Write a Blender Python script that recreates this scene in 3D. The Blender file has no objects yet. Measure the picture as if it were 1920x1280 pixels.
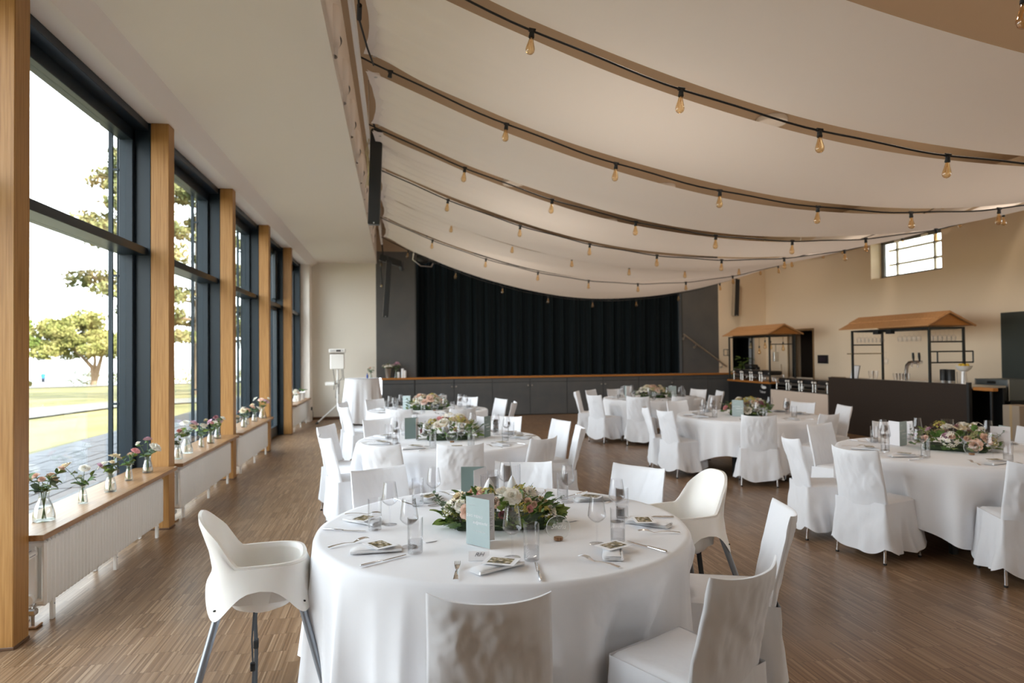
import bpy, math, random
from mathutils import Vector, Matrix, noise
R = math.radians
sin, cos, pi = math.sin, math.cos, math.pi
scene = bpy.context.scene
COL = scene.collection

# ------------------------------------------------------------------ camera
CAM_F, CAM_YAW, CAM_PITCH, CAM_ROLL, CAM_H = 1261.3, .17104, .017054, .009622, 1.65
_fw = Vector((sin(CAM_YAW)*cos(CAM_PITCH), cos(CAM_YAW)*cos(CAM_PITCH), sin(CAM_PITCH)))
_rt = Vector((cos(CAM_YAW), -sin(CAM_YAW), 0)); _up = _rt.cross(_fw)
_r2 = cos(CAM_ROLL)*_rt - sin(CAM_ROLL)*_up; _u2 = sin(CAM_ROLL)*_rt + cos(CAM_ROLL)*_up
cam_d = bpy.data.cameras.new('camera'); cam = bpy.data.objects.new('camera', cam_d); COL.objects.link(cam)
m = Matrix.Identity(4)
for i in range(3):
    m[i][0], m[i][1], m[i][2] = _r2[i], _u2[i], -_fw[i]
m[2][3] = CAM_H
cam.matrix_world = m
cam_d.sensor_width = 36; cam_d.lens = CAM_F*36/1920; cam_d.clip_end = 3000; cam_d.clip_start = .05
cam_d.dof.use_dof = True; cam_d.dof.focus_distance = 3.3; cam_d.dof.aperture_fstop = 2.4
scene.camera = cam

# ------------------------------------------------------------------ light
scene.view_settings.view_transform = 'Standard'; scene.view_settings.look = 'None'
scene.view_settings.gamma = 1; scene.view_settings.use_curve_mapping = False
scene.view_settings.exposure = 0.42
world = bpy.data.worlds.new('sky'); scene.world = world; world.use_nodes = True
wn = world.node_tree.nodes; wl = world.node_tree.links; wn.clear()
w_out = wn.new('ShaderNodeOutputWorld'); w_bg = wn.new('ShaderNodeBackground')
w_tc = wn.new('ShaderNodeTexCoord'); w_sep = wn.new('ShaderNodeSeparateXYZ'); w_rmp = wn.new('ShaderNodeValToRGB')
wl.new(w_tc.outputs['Generated'], w_sep.inputs[0]); wl.new(w_sep.outputs[2], w_rmp.inputs[0])
w_rmp.color_ramp.elements[0].position = 0.0; w_rmp.color_ramp.elements[0].color = (.95, .965, 1.0, 1)
w_rmp.color_ramp.elements[1].position = 0.7; w_rmp.color_ramp.elements[1].color = (.78, .87, 1.0, 1)
wl.new(w_rmp.outputs[0], w_bg.inputs[0]); w_bg.inputs[1].default_value = 5.4
wl.new(w_bg.outputs[0], w_out.inputs[0])
sun_d = bpy.data.lights.new('sun', 'SUN'); sun_d.energy = 15.0; sun_d.angle = R(.6); sun_d.color = (1, .93, .82)
sun = bpy.data.objects.new('sun', sun_d); COL.objects.link(sun)
_sd = Vector((-.62, .42, -.66)).normalized()          # the way the sunlight travels: over the roof, out to the lake
sun.rotation_euler = _sd.to_track_quat('-Z', 'Y').to_euler(); sun.location = (30, -20, 40)
XR_ = 10.45
def area(name, loc, rot, sx, sy, power, col=(1, 1, 1), portal=False):
    l = bpy.data.lights.new(name, 'AREA'); l.shape = 'RECTANGLE'; l.size = sx; l.size_y = sy; l.energy = power; l.color = col
    o = bpy.data.objects.new(name, l); COL.objects.link(o); o.location = loc; o.rotation_euler = rot
    if portal: l.cycles.is_portal = True
    return o
# sky portals in the window openings of the long glazed wall (they only guide the sampling of the sky)
for i_, (ya, yb) in enumerate([(1.8, 4.25), (4.4, 6.9), (7.05, 9.45), (9.65, 12.05), (12.2, 14.5), (14.7, 17.2)]):
    area('window_portal', (-2.66, (ya+yb)/2, 2.0), (0, R(-90), 0), 3.7, yb-ya, 1, portal=True)

for ya, yb in ((-1.9, .4), (.8, 3.1), (3.5, 5.8), (6.2, 8.5)):  # portals of the added high windows beside the camera
    area('added_window_portal', (XR_-0+.34, (ya+yb)/2, 3.5), (0, R(90), 0), 1.4, yb-ya, 1, portal=True)

# ------------------------------------------------------------------ materials
MATS = {}
def mat(name, col=(.8, .8, .8), rough=.5, metal=0., spec=.5, **kw):
    if name in MATS: return MATS[name]
    mt = bpy.data.materials.new(name); mt.use_nodes = True; MATS[name] = mt
    b = mt.node_tree.nodes['Principled BSDF']
    b.inputs['Base Color'].default_value = (*col, 1); b.inputs['Roughness'].default_value = rough
    b.inputs['Metallic'].default_value = metal; b.inputs['Specular IOR Level'].default_value = spec
    for k, v in kw.items(): b.inputs[k].default_value = v
    return mt
def N(mt, t): return mt.node_tree.nodes.new(t)
def L(mt, a, b): mt.node_tree.links.new(a, b)
def bsdf(mt): return mt.node_tree.nodes['Principled BSDF']
def coords(mt, scale=(1, 1, 1), kind='Object'):
    tc = N(mt, 'ShaderNodeTexCoord'); mp = N(mt, 'ShaderNodeMapping'); mp.inputs['Scale'].default_value = scale
    L(mt, tc.outputs[kind], mp.inputs['Vector']); return mp.outputs['Vector']
def vary(mt, cols, scale=(1, 1, 1), nscale=5, detail=4, kind='Object', pos=None, rough=None):
    """colour from a noise through a ramp"""
    v = coords(mt, scale, kind); n = N(mt, 'ShaderNodeTexNoise'); n.inputs['Scale'].default_value = nscale; n.inputs['Detail'].default_value = detail
    L(mt, v, n.inputs['Vector']); r = N(mt, 'ShaderNodeValToRGB'); e = r.color_ramp.elements
    pos = pos or [.3+.4*i/(len(cols)-1) for i in range(len(cols))]
    while len(e) < len(cols): e.new(.5)
    for i, c in enumerate(cols): e[i].position = pos[i]; e[i].color = (*c, 1)
    L(mt, n.outputs['Fac'], r.inputs['Fac']); L(mt, r.outputs['Color'], bsdf(mt).inputs['Base Color']); return n
def bump(mt, scale=(1, 1, 1), nscale=40, strength=.2, dist=.01, detail=3, kind='Object', distortion=0):
    v = coords(mt, scale, kind); n = N(mt, 'ShaderNodeTexNoise'); n.inputs['Scale'].default_value = nscale; n.inputs['Detail'].default_value = detail
    n.inputs['Distortion'].default_value = distortion
    L(mt, v, n.inputs['Vector']); b = N(mt, 'ShaderNodeBump'); b.inputs['Strength'].default_value = strength; b.inputs['Distance'].default_value = dist
    L(mt, n.outputs['Fac'], b.inputs['Height']); L(mt, b.outputs['Normal'], bsdf(mt).inputs['Normal']); return b
def glassmat(name, tint=(1, 1, 1), edge=(.8, .84, .85), gloss=.55, rough=.0, power=2.2, base=.05):
    """thin clear glass: see-through face on, mirror-like towards the rim (Fresnel)"""
    mt = bpy.data.materials.new(name); mt.use_nodes = True; MATS[name] = mt
    nt = mt.node_tree; nt.nodes.clear(); o = nt.nodes.new('ShaderNodeOutputMaterial')
    t = nt.nodes.new('ShaderNodeBsdfTransparent'); g = nt.nodes.new('ShaderNodeBsdfGlossy'); g.inputs['Roughness'].default_value = rough
    lw = nt.nodes.new('ShaderNodeLayerWeight'); lw.inputs['Blend'].default_value = .5
    pw = nt.nodes.new('ShaderNodeMath'); pw.operation = 'POWER'; pw.inputs[1].default_value = power
    nt.links.new(lw.outputs['Facing'], pw.inputs[0])
    ma = nt.nodes.new('ShaderNodeMath'); ma.operation = 'MULTIPLY_ADD'; ma.inputs[1].default_value = gloss; ma.inputs[2].default_value = base; ma.use_clamp = True
    nt.links.new(pw.outputs[0], ma.inputs[0])
    mc = nt.nodes.new('ShaderNodeMix'); mc.data_type = 'RGBA'; mc.inputs[6].default_value = (*tint, 1); mc.inputs[7].default_value = (*edge, 1)
    nt.links.new(pw.outputs[0], mc.inputs[0]); nt.links.new(mc.outputs[2], t.inputs['Color'])
    mx = nt.nodes.new('ShaderNodeMixShader'); nt.links.new(ma.outputs[0], mx.inputs[0]); nt.links.new(t.outputs[0], mx.inputs[1]); nt.links.new(g.outputs[0], mx.inputs[2])
    nt.links.new(mx.outputs[0], o.inputs['Surface']); return mt

# plaster and paint
m_plaster = mat('white_plaster', (.84, .79, .73), .9, spec=.2); bump(m_plaster, nscale=60, strength=.08, dist=.004)
m_plaster_w = mat('bright_white_paint', (.92, .845, .77), .85, spec=.2); bump(m_plaster_w, nscale=50, strength=.05, dist=.004)
m_wall_far = mat('cream_wall', (.80, .75, .66), .9, spec=.2); bump(m_wall_far, nscale=60, strength=.08, dist=.004)
m_wall_right = mat('warm_cream_wall', (.88, .73, .545), .9, spec=.2); bump(m_wall_right, nscale=60, strength=.08, dist=.004)
m_ceiling_up = mat('tan_ceiling_paint', (.44, .335, .235), .9, spec=.1); bump(m_ceiling_up, nscale=20, strength=.06)
m_dark = mat('anthracite_paint', (.030, .040, .048), .35); bump(m_dark, nscale=200, strength=.03, dist=.002)
m_frame = mat('blue_grey_window_paint', (.014, .023, .032), .32, spec=.3)
m_stage = mat('stage_grey_panel', (.09, .09, .09), .6, spec=.3); vary(m_stage, [(.085, .088, .092), (.105, .105, .105)], nscale=3)
m_prosc = mat('proscenium_grey', (.06, .058, .055), .8, spec=.2); vary(m_prosc, [(.10, .10, .10), (.125, .12, .115)], nscale=2)
m_black = mat('black_paint', (.012, .013, .014), .45)
m_blacksteel = mat('black_steel', (.016, .018, .018), .4, spec=.5)
m_chrome = mat('chrome', (.8, .8, .82), .12, 1.0)
m_steel = mat('brushed_steel', (.62, .60, .57), .28, 1.0)
m_alu = mat('grey_tube', (.30, .33, .37), .35, .6)
m_rubber = mat('black_rubber', (.02, .02, .02), .7)
m_whitemetal = mat('white_enamel', (.90, .87, .82), .32, spec=.5)
m_pvc = mat('white_plastic', (.90, .865, .81), .35, spec=.5, **{'Subsurface Weight': .1, 'Subsurface Radius': (.02, .015, .01)})
m_brown_edge = mat('brown_edge', (.12, .06, .03), .5)
def woodmat(name, c1, c2, c3, axis='z', rough=.45, sc=1.0, spec=.4):
    mt = mat(name, c2, rough, spec=spec)
    s = {'z': (40*sc, 40*sc, 1.2*sc), 'y': (40*sc, 1.2*sc, 40*sc), 'x': (1.2*sc, 40*sc, 40*sc)}[axis]
    vary(mt, [c1, c2, c3], scale=s, nscale=2.2, detail=6, pos=[.28, .5, .74]); bump(mt, scale=s, nscale=4, strength=.12, dist=.003)
    return mt
m_pillar = woodmat('oak_column_wood', (.30, .135, .035), (.40, .195, .055), (.47, .25, .085), 'z')
m_sill = woodmat('oak_sill_wood', (.26, .13, .055), (.34, .185, .085), (.42, .245, .125), 'y', rough=.36, spec=.35)
m_nosing = woodmat('orange_wood_edge', (.36, .13, .02), (.46, .18, .035), (.52, .22, .05), 'x', rough=.4)
m_shingle = woodmat('cedar_shingle', (.42, .20, .075), (.56, .29, .12), (.66, .37, .17), 'x', rough=.7)
m_rope = mat('rope', (.45, .32, .17), .9)

# parquet: narrow upright strips laid in blocks
m_floor = mat('strip_parquet', (.2, .12, .07), .36, spec=.45)
def _floor():
    mt = m_floor; tc = N(mt, 'ShaderNodeTexCoord'); sp = N(mt, 'ShaderNodeSeparateXYZ'); L(mt, tc.outputs['Object'], sp.inputs[0])
    def M(op, a, b=None, c=None):
        n = N(mt, 'ShaderNodeMath'); n.operation = op
        for i, x in enumerate((a, b, c)):
            if x is None: continue
            if isinstance(x, (int, float)): n.inputs[i].default_value = x
            else: L(mt, x, n.inputs[i])
        return n.outputs[0]
    sx = M('DIVIDE', sp.outputs[0], .0088); ix = M('FLOOR', sx)
    bx = M('FLOOR', M('DIVIDE', ix, 34.0))
    sy = M('ADD', M('DIVIDE', sp.outputs[1], .24), M('MULTIPLY', M('FRACT', M('MULTIPLY', bx, .37)), .6)); iy = M('FLOOR', sy)
    cb = N(mt, 'ShaderNodeCombineXYZ'); L(mt, ix, cb.inputs[0]); L(mt, iy, cb.inputs[1])
    wn_ = N(mt, 'ShaderNodeTexWhiteNoise'); wn_.noise_dimensions = '2D'; L(mt, cb.outputs[0], wn_.inputs['Vector'])
    r = N(mt, 'ShaderNodeValToRGB'); e = r.color_ramp.elements
    for i in range(3): e.new(.5)
    for i, (p, c) in enumerate([(0, (.160, .088, .044)), (.3, (.222, .130, .069)), (.6, (.258, .154, .083)), (.88, (.305, .190, .108)), (1, (.40, .27, .165))]):
        e[i].position = p; e[i].color = (*c, 1)
    L(mt, wn_.outputs['Value'], r.inputs[0])
    ns = N(mt, 'ShaderNodeTexNoise'); ns.inputs['Scale'].default_value = .9; ns.inputs['Detail'].default_value = 3
    L(mt, tc.outputs['Object'], ns.inputs['Vector'])
    mp = N(mt, 'ShaderNodeMapRange'); mp.inputs[1].default_value = .3; mp.inputs[2].default_value = .7; mp.inputs[3].default_value = .82; mp.inputs[4].default_value = 1.15
    L(mt, ns.outputs['Fac'], mp.inputs[0])
    jx = M('LESS_THAN', M('FRACT', sx), .10); jy = M('LESS_THAN', M('FRACT', sy), .012)
    jj = M('MULTIPLY', M('MAXIMUM', jx, jy), .38)
    f = M('MULTIPLY', mp.outputs[0], M('SUBTRACT', 1.0, jj))
    vm = N(mt, 'ShaderNodeVectorMath'); vm.operation = 'SCALE'; L(mt, r.outputs[0], vm.inputs[0]); L(mt, f, vm.inputs['Scale'])
    L(mt, vm.outputs[0], bsdf(mt).inputs['Base Color'])
    rr = N(mt, 'ShaderNodeMapRange'); rr.inputs[3].default_value = .27; rr.inputs[4].default_value = .45; L(mt, ns.outputs['Fac'], rr.inputs[0]); L(mt, rr.outputs[0], bsdf(mt).inputs['Roughness'])
    b = N(mt, 'ShaderNodeBump'); b.inputs['Strength'].default_value = .12; b.inputs['Distance'].default_value = .001
    L(mt, wn_.outputs['Value'], b.inputs['Height']); L(mt, b.outputs[0], bsdf(mt).inputs['Normal'])
_floor()
# cloth
m_linen = mat('white_table_linen', (.84, .84, .86), .85, spec=.15, **{'Sheen Weight': .15})
bump(m_linen, nscale=4.5, strength=.35, dist=.022, detail=2.5, distortion=.4)
m_cover = mat('white_chair_cover', (.83, .835, .86), .85, spec=.15, **{'Sheen Weight': .15})
bump(m_cover, scale=(2.2, 2.2, .8), nscale=4.2, strength=.35, dist=.022, detail=2.5, distortion=.3)
m_drape = mat('white_ceiling_drape', (.95, .89, .84), .9, spec=.1, **{'Sheen Weight': .1}); bump(m_drape, scale=(.5, 3, 1), nscale=2.5, strength=.10, dist=.02, detail=4)
def thin_cloth(mt, f):
    nt = mt.node_tree; b = bsdf(mt); tr = nt.nodes.new('ShaderNodeBsdfTranslucent'); tr.inputs['Color'].default_value = b.inputs['Base Color'].default_value
    mx = nt.nodes.new('ShaderNodeMixShader'); mx.inputs[0].default_value = f; out = [n for n in nt.nodes if n.type == 'OUTPUT_MATERIAL'][0]
    nt.links.new(b.outputs[0], mx.inputs[1]); nt.links.new(tr.outputs[0], mx.inputs[2]); nt.links.new(mx.outputs[0], out.inputs['Surface'])
thin_cloth(m_drape, .30)
m_curtain = mat('black_stage_velvet', (.006, .009, .011), .8, spec=.1, **{'Sheen Weight': .12, 'Sheen Tint': (.3, .6, .7, 1)})
m_napkin = mat('white_napkin', (.85, .85, .86), .9, spec=.1); bump(m_napkin, nscale=60, strength=.15, dist=.002)
# glass
m_pane = glassmat('window_pane', (.97, .99, .98), (.80, .88, .86), gloss=.45, power=3.0, base=.015)
m_glass = glassmat('table_glass', (.995, .995, 1), (.88, .89, .91), gloss=.5, power=2.8, base=.04)
m_vase = glassmat('vase_glass', (.98, .985, .98), (.78, .81, .80), gloss=.6, power=2.0, base=.05)
m_water = glassmat('vase_water', (.95, .965, .96), (.75, .8, .78), gloss=.3, power=2.5, base=.03)
m_amber = glassmat('amber_bulb_glass', (.98, .84, .60), (.80, .52, .22), gloss=.5, power=1.6, base=.10)
m_acryl = glassmat('clear_acrylic', (.96, .97, .97), (.9, .92, .92), gloss=.5, power=2.0, base=.06)
m_etch = mat('white_print', (.85, .85, .85), .6)
m_ink = mat('grey_print', (.25, .25, .27), .7)

# ------------------------------------------------------------------ mesh building
class MB:
    def __init__(s): s.v = []; s.f = []; s.mi = []; s.cur = 0
    def add(s, vs, fs):
        n = len(s.v); s.v += [tuple(p) for p in vs]; s.f += [tuple(n+i for i in f) for f in fs]; s.mi += [s.cur]*len(fs); return s
    def box(s, x0, y0, z0, x1, y1, z1, c=0):
        if x1 < x0: x0, x1 = x1, x0
        if y1 < y0: y0, y1 = y1, y0
        if z1 < z0: z0, z1 = z1, z0
        if c <= 0:
            return s.add([(x0,y0,z0),(x1,y0,z0),(x1,y1,z0),(x0,y1,z0),(x0,y0,z1),(x1,y0,z1),(x1,y1,z1),(x0,y1,z1)],
                         [(0,3,2,1),(4,5,6,7),(0,1,5,4),(1,2,6,5),(2,3,7,6),(3,0,4,7)])
        c = min(c, .49*min(x1-x0, y1-y0, z1-z0)); vs = []; idx = {}
        X, Y, Z = (x0, x1), (y0, y1), (z0, z1)
        for i in (0, 1):
            for j in (0, 1):
                for k in (0, 1):
                    sx, sy, sz = (1-2*i), (1-2*j), (1-2*k)
                    idx[i,j,k,'x'] = len(vs); vs.append((X[i], Y[j]+sy*c, Z[k]+sz*c))
                    idx[i,j,k,'y'] = len(vs); vs.append((X[i]+sx*c, Y[j], Z[k]+sz*c))
                    idx[i,j,k,'z'] = len(vs); vs.append((X[i]+sx*c, Y[j]+sy*c, Z[k]))
        fs = []
        q = [(0,0),(1,0),(1,1),(0,1)]
        for i in (0, 1):
            a = [idx[i,p,r,'x'] for p, r in q]; fs.append(a if i else a[::-1])
            a = [idx[p,i,r,'y'] for p, r in q]; fs.append(a[::-1] if i else a)
            a = [idx[p,r,i,'z'] for p, r in q]; fs.append(a if i else a[::-1])
        for j in (0, 1):
            for k in (0, 1):
                a = [idx[0,j,k,'y'], idx[1,j,k,'y'], idx[1,j,k,'z'], idx[0,j,k,'z']]; fs.append(a if (j+k) % 2 == 0 else a[::-1])
                a = [idx[j,0,k,'x'], idx[j,1,k,'x'], idx[j,1,k,'z'], idx[j,0,k,'z']]; fs.append(a[::-1] if (j+k) % 2 == 0 else a)
                a = [idx[j,k,0,'x'], idx[j,k,1,'x'], idx[j,k,1,'y'], idx[j,k,0,'y']]; fs.append(a if (j+k) % 2 == 0 else a[::-1])
        for i in (0, 1):
            for j in (0, 1):
                for k in (0, 1):
                    a = [idx[i,j,k,'x'], idx[i,j,k,'y'], idx[i,j,k,'z']]; fs.append(a if (i+j+k) % 2 else a[::-1])
        return s.add(vs, fs)
    def cyl(s, p, q, r0, r1=None, n=12, caps=True):
        r1 = r0 if r1 is None else r1; p, q = Vector(p), Vector(q); d = (q-p).normalized()
        a = d.orthogonal().normalized(); b = d.cross(a); vs = []
        for c, r in ((p, r0), (q, r1)):
            for i in range(n):
                t = 2*pi*i/n; vs.append(c+(a*cos(t)+b*sin(t))*r)
        fs = [(i, (i+1) % n, n+(i+1) % n, n+i) for i in range(n)]
        if caps: fs += [tuple(range(n-1, -1, -1)), tuple(range(n, 2*n))]
        return s.add(vs, fs)
    def tube(s, pts, r, n=8, caps=True, flat=1.0):
        pts = [Vector(p) for p in pts]; k = len(pts); rr = r if isinstance(r, (list, tuple)) else [r]*k; vs = []; pa = None
        for i in range(k):
            d = (pts[min(i+1, k-1)]-pts[max(i-1, 0)]).normalized()
            a = d.orthogonal().normalized() if pa is None else (pa-d*pa.dot(d))
            a = a.normalized() if a.length > 1e-6 else d.orthogonal().normalized()
            b = d.cross(a); pa = a
            for j in range(n): t = 2*pi*j/n; vs.append(pts[i]+(a*cos(t)+b*sin(t)*flat)*rr[i])
        fs = [(i*n+j, i*n+(j+1) % n, (i+1)*n+(j+1) % n, (i+1)*n+j) for i in range(k-1) for j in range(n)]
        if caps: fs += [tuple(range(n-1, -1, -1)), tuple(range((k-1)*n, k*n))]
        return s.add(vs, fs)
    def lathe(s, prof, n=24, c=(0, 0, 0), capb=False, capt=False):
        vs = []; k = len(prof)
        for r, z in prof:
            for j in range(n): t = 2*pi*j/n; vs.append((c[0]+r*cos(t), c[1]+r*sin(t), c[2]+z))
        fs = [(i*n+j, i*n+(j+1) % n, (i+1)*n+(j+1) % n, (i+1)*n+j) for i in range(k-1) for j in range(n)]
        if capb: fs.append(tuple(range(n-1, -1, -1)))
        if capt: fs.append(tuple(range((k-1)*n, k*n)))
        return s.add(vs, fs)
    def grid(s, fn, nu, nv, wrap=False):
        vs = [fn(i/nu, j/nv) for j in range(nv+1) for i in range(nu if wrap else nu+1)]; w = nu if wrap else nu+1
        fs = [(j*w+i, j*w+(i+1) % w, (j+1)*w+(i+1) % w, (j+1)*w+i) for j in range(nv) for i in range(nu)]
        return s.add(vs, fs)
    def xform(s, M, start=0):
        for i in range(start, len(s.v)): s.v[i] = tuple(M @ Vector(s.v[i]))
        return s
    def mesh(s, name, mats, smooth=None):
        me = bpy.data.meshes.new(name); me.from_pydata(s.v, [], s.f)
        ml = mats if isinstance(mats, (list, tuple)) else [mats]
        for mt in ml: me.materials.append(mt)
        if len(ml) > 1: me.polygons.foreach_set('material_index', s.mi)
        if smooth is not None:
            me.polygons.foreach_set('use_smooth', [True]*len(me.polygons))
            if smooth < 180: me.set_sharp_from_angle(angle=R(smooth))
        me.update(); return me
    def build(s, name, mats, parent=None, smooth=None, loc=None, rot=None, **props):
        return link(name, s.mesh(name, mats, smooth), parent, loc, rot, **props)
def link(name, data, parent=None, loc=None, rot=None, scale=None, **props):
    o = bpy.data.objects.new(name, data); COL.objects.link(o)
    if parent is not None: o.parent = parent
    if loc is not None: o.location = loc
    if rot is not None: o.rotation_euler = rot
    if scale is not None: o.scale = scale if isinstance(scale, (tuple, list)) else (scale,)*3
    for k, v in props.items(): o[k] = v
    return o
def empty(name, loc=(0, 0, 0), rz=0, label=None, category=None, group=None):
    o = bpy.data.objects.new(name, None); COL.objects.link(o); o.location = loc; o.rotation_euler = (0, 0, rz); o.empty_display_size = .1
    if label: o['label'] = label
    if category: o['category'] = category
    if group: o['group'] = group
    return o
KIDS = {}
def kids(o):
    return [c for c in bpy.data.objects if c.parent == o]
def tree(o):
    return (o, [tree(c) for c in kids(o)])
def copy_tree(t, parent=None):
    o, ch = t; c = o.copy(); COL.objects.link(c); c.parent = parent
    for x in ch: copy_tree(x, c)
    return c
def text_mesh(txt, size, mt, name, shear=0, extrude=.0002, align='CENTER', spacing=1.0):
    cu = bpy.data.curves.new(name, 'FONT'); cu.body = txt; cu.size = size; cu.align_x = align; cu.align_y = 'CENTER'; cu.shear = shear; cu.extrude = extrude; cu.resolution_u = 3; cu.space_character = spacing
    o = bpy.data.objects.new(name, cu); COL.objects.link(o)
    me = bpy.data.meshes.new_from_object(o.evaluated_get(bpy.context.evaluated_depsgraph_get())); me.materials.clear(); me.materials.append(mt)
    bpy.data.objects.remove(o); bpy.data.curves.remove(cu); me.name = name; return me
def wob(x, y, z, s=1.0, seed=0): return noise.noise(Vector((x*s+seed*7.13, y*s-seed*3.7, z*s+seed)))
def struct(name, mb, mt, smooth=None): return mb.build(name, mt, None, smooth, kind='structure')
def lerp(a, b, t): return a+(b-a)*t
# ================================================================== the room shell
ordn_ = ['first', 'second', 'third', 'fourth', 'fifth']
LAMP_W = 15
YB, YF = -2.2, 17.75          # back and far wall
XW, XG, XR = -2.14, -2.50, 10.45
ZS, ZC = 4.0, 4.9             # low ceiling along the windows, main ceiling
PIL = [1.65, 4.25, 6.90, 9.475, 12.05, 14.55]; PW = .165
struct('floor', MB().box(-2.62, YB, -.12, XR+.3, YF+.2, 0), m_floor)
# low ceiling with its chamfered beam over the windows and the upstand towards the hall
prof = [(-2.62, 3.886), (-2.12, 3.886), (-1.95, ZS), (-.478, ZS), (-.478, ZC), (-.52, ZC+.1), (-2.62, ZC+.1)]
mb = MB(); n_ = len(prof)
mb.add([(x, YB, z) for x, z in prof]+[(x, YF+.2, z) for x, z in prof], [(i, i+n_, (i+1) % n_+n_, (i+1) % n_) for i in range(n_)]+[tuple(range(n_)), tuple(range(2*n_-1, n_-1, -1))])
struct('ceiling_low', mb, m_plaster_w)
struct('ceiling', MB().box(-.52, YB, ZC, XR+2.9, YF+.3, ZC+.15), m_ceiling_up)  # runs past the right wall: unseen eave added to keep the sun out
struct('wall_left_near', MB().box(-2.62, YB-.2, 0, -2.12, PIL[0], 3.9), m_plaster)
struct('wall_back', MB().box(-2.62, YB-.2, 0, XR+.5, YB, ZC+.1), m_plaster)
mb = MB().box(-2.62, YF, 0, -.5, YF+.2, ZS+.1)
struct('wall_far', mb, m_wall_far)
struct('wall_left', MB().box(-2.62, 17.2, 0, -2.10, YF, 3.95), m_plaster_w)      # pier at the end of the glazing
struct('baseboard_far', MB().box(-2.10, YF-.015, 0, -.5, YF, .07), m_brown_edge)
# wall beside the stage with its dark doorway
mb = MB().box(9.0, YF, 0, 9.42, YF+.2, ZC).box(9.42, YF, 2.12, 10.08, YF+.2, ZC).box(10.08, YF, 0, XR+.35, YF+.2, ZC)
struct('wall_stage_side', mb, m_wall_right)
struct('wall_above_stage', MB().box(-.5, YF, 4.32, 9.0, YF+.2, ZC), m_ceiling_up)
d = MB().box(9.40, YF+.2, 0, 10.10, YF+1.2, 2.2)
dd = MB(); dd.add([(9.42, YF+.2, 0), (10.08, YF+.2, 0), (10.08, YF+.9, 0), (9.42, YF+.9, 0), (9.42, YF+.2, 2.12), (10.08, YF+.2, 2.12), (10.08, YF+.9, 2.12), (9.42, YF+.9, 2.12)], [(0, 1, 2, 3), (7, 6, 5, 4), (3, 2, 6, 7), (1, 5, 6, 2), (0, 3, 7, 4)])
door1 = struct('door_1', dd, m_black)
MB().box(10.00, YF-.02, 0, 10.08, YF+.16, 2.12, .004).build('jamb', mat('door_jamb_grey', (.42, .44, .46), .5), door1)
MB().box(9.42, YF-.02, 2.06, 10.08, YF+.02, 2.12, .004).build('lintel', m_brown_edge, door1)
# right wall: high window, kitchen doorway
W0, W1, WZ0, WZ1 = 11.42, 13.39, 3.20, 4.06
D0, D1, DZ = 15.55, 16.62, 2.16
mb = MB()
HW = [(-1.9, .4), (.8, 3.1), (3.5, 5.8), (6.2, 8.5)]      # unseen high windows added beside the camera, for light from the right
ycur = YB
for k_, (ya, yb) in enumerate(HW):
    mb.box(XR, ycur, 0, XR+.35, ya, ZC).box(XR, ya, 0, XR+.35, yb, 2.8).box(XR, ya, 4.2, XR+.35, yb, ZC); ycur = yb
mb.box(XR, ycur, 0, XR+.35, W0, ZC).box(XR, W0, 0, XR+.35, W1, WZ0).box(XR, W0, WZ1, XR+.35, W1, ZC).box(XR, W1, 0, XR+.35, D0, ZC)
mb.box(XR, D0, DZ, XR+.35, D1, ZC).box(XR, D1, 0, XR+.35, YF+.2, ZC)
struct('wall_right', mb, m_wall_right)
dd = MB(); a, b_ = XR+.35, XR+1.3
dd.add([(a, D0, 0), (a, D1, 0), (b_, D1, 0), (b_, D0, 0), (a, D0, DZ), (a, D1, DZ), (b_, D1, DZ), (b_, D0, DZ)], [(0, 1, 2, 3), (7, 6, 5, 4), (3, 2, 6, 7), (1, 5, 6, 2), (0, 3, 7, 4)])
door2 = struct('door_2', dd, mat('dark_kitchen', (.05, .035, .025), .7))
fr = MB().box(XR-.015, D0-.05, 0, XR+.02, D0, DZ+.05, .004).box(XR-.015, D1, 0, XR+.02, D1+.05, DZ+.05, .004).box(XR-.015, D0, DZ, XR+.02, D1, DZ+.05, .004)
fr.build('door_frame', mat('door_frame_brown', (.30, .19, .09), .5), door2)
MB().box(XR+.08, D1-.16, 0, XR+.11, D1-.02, DZ-.05, .004).build('door_leaf', m_black, door2)
MB().box(XR+1.0, D0+.05, .9, XR+1.3, D1-.05, 1.5, .01).build('shelf', mat('steel_dull', (.22, .22, .21), .5), door2)
for zz_, s_ in ((1.85, .16), (1.6, .12)):
    MB().box(XR+.40, D0+.12, zz_, XR+.405, D0+.12+s_*1.3, zz_+s_).build('paper_note', mat('paper_note', (.55, .48, .38), .8), door2)
# high window in the right wall
win = MB(); xw = XR+.26
win.box(xw, W0, WZ0, xw+.06, W1, WZ0+.07, .005).box(xw, W0, WZ1-.09, xw+.06, W1, WZ1, .005).box(xw, W0, WZ0, xw+.06, W0+.06, WZ1, .005).box(xw, W1-.09, WZ0, xw+.06, W1, WZ1, .005)
w7 = struct('window_7', win, mat('grey_window_frame', (.16, .16, .165), .4))
MB().box(xw+.02, W0+.06, WZ0+.07, xw+.03, W1-.09, WZ1-.09).build('pane', m_pane, w7)
bars = MB()
for z_ in (WZ0+.30, WZ0+.62): bars.box(XR+.44, W0, z_, XR+.48, W1, z_+.05, .004)
for y_ in (W0+.62, W1-.30): bars.box(XR+.44, y_, WZ0, XR+.48, y_+.07, WZ1, .004)
bars.build('outer_grille', m_whitemetal, w7)
for y_ in (W0+.6, W0+1.35): MB().box(xw-.05, y_, WZ1-.10, xw, y_+.16, WZ1-.05, .01).build('opener', m_whitemetal, w7)
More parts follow.
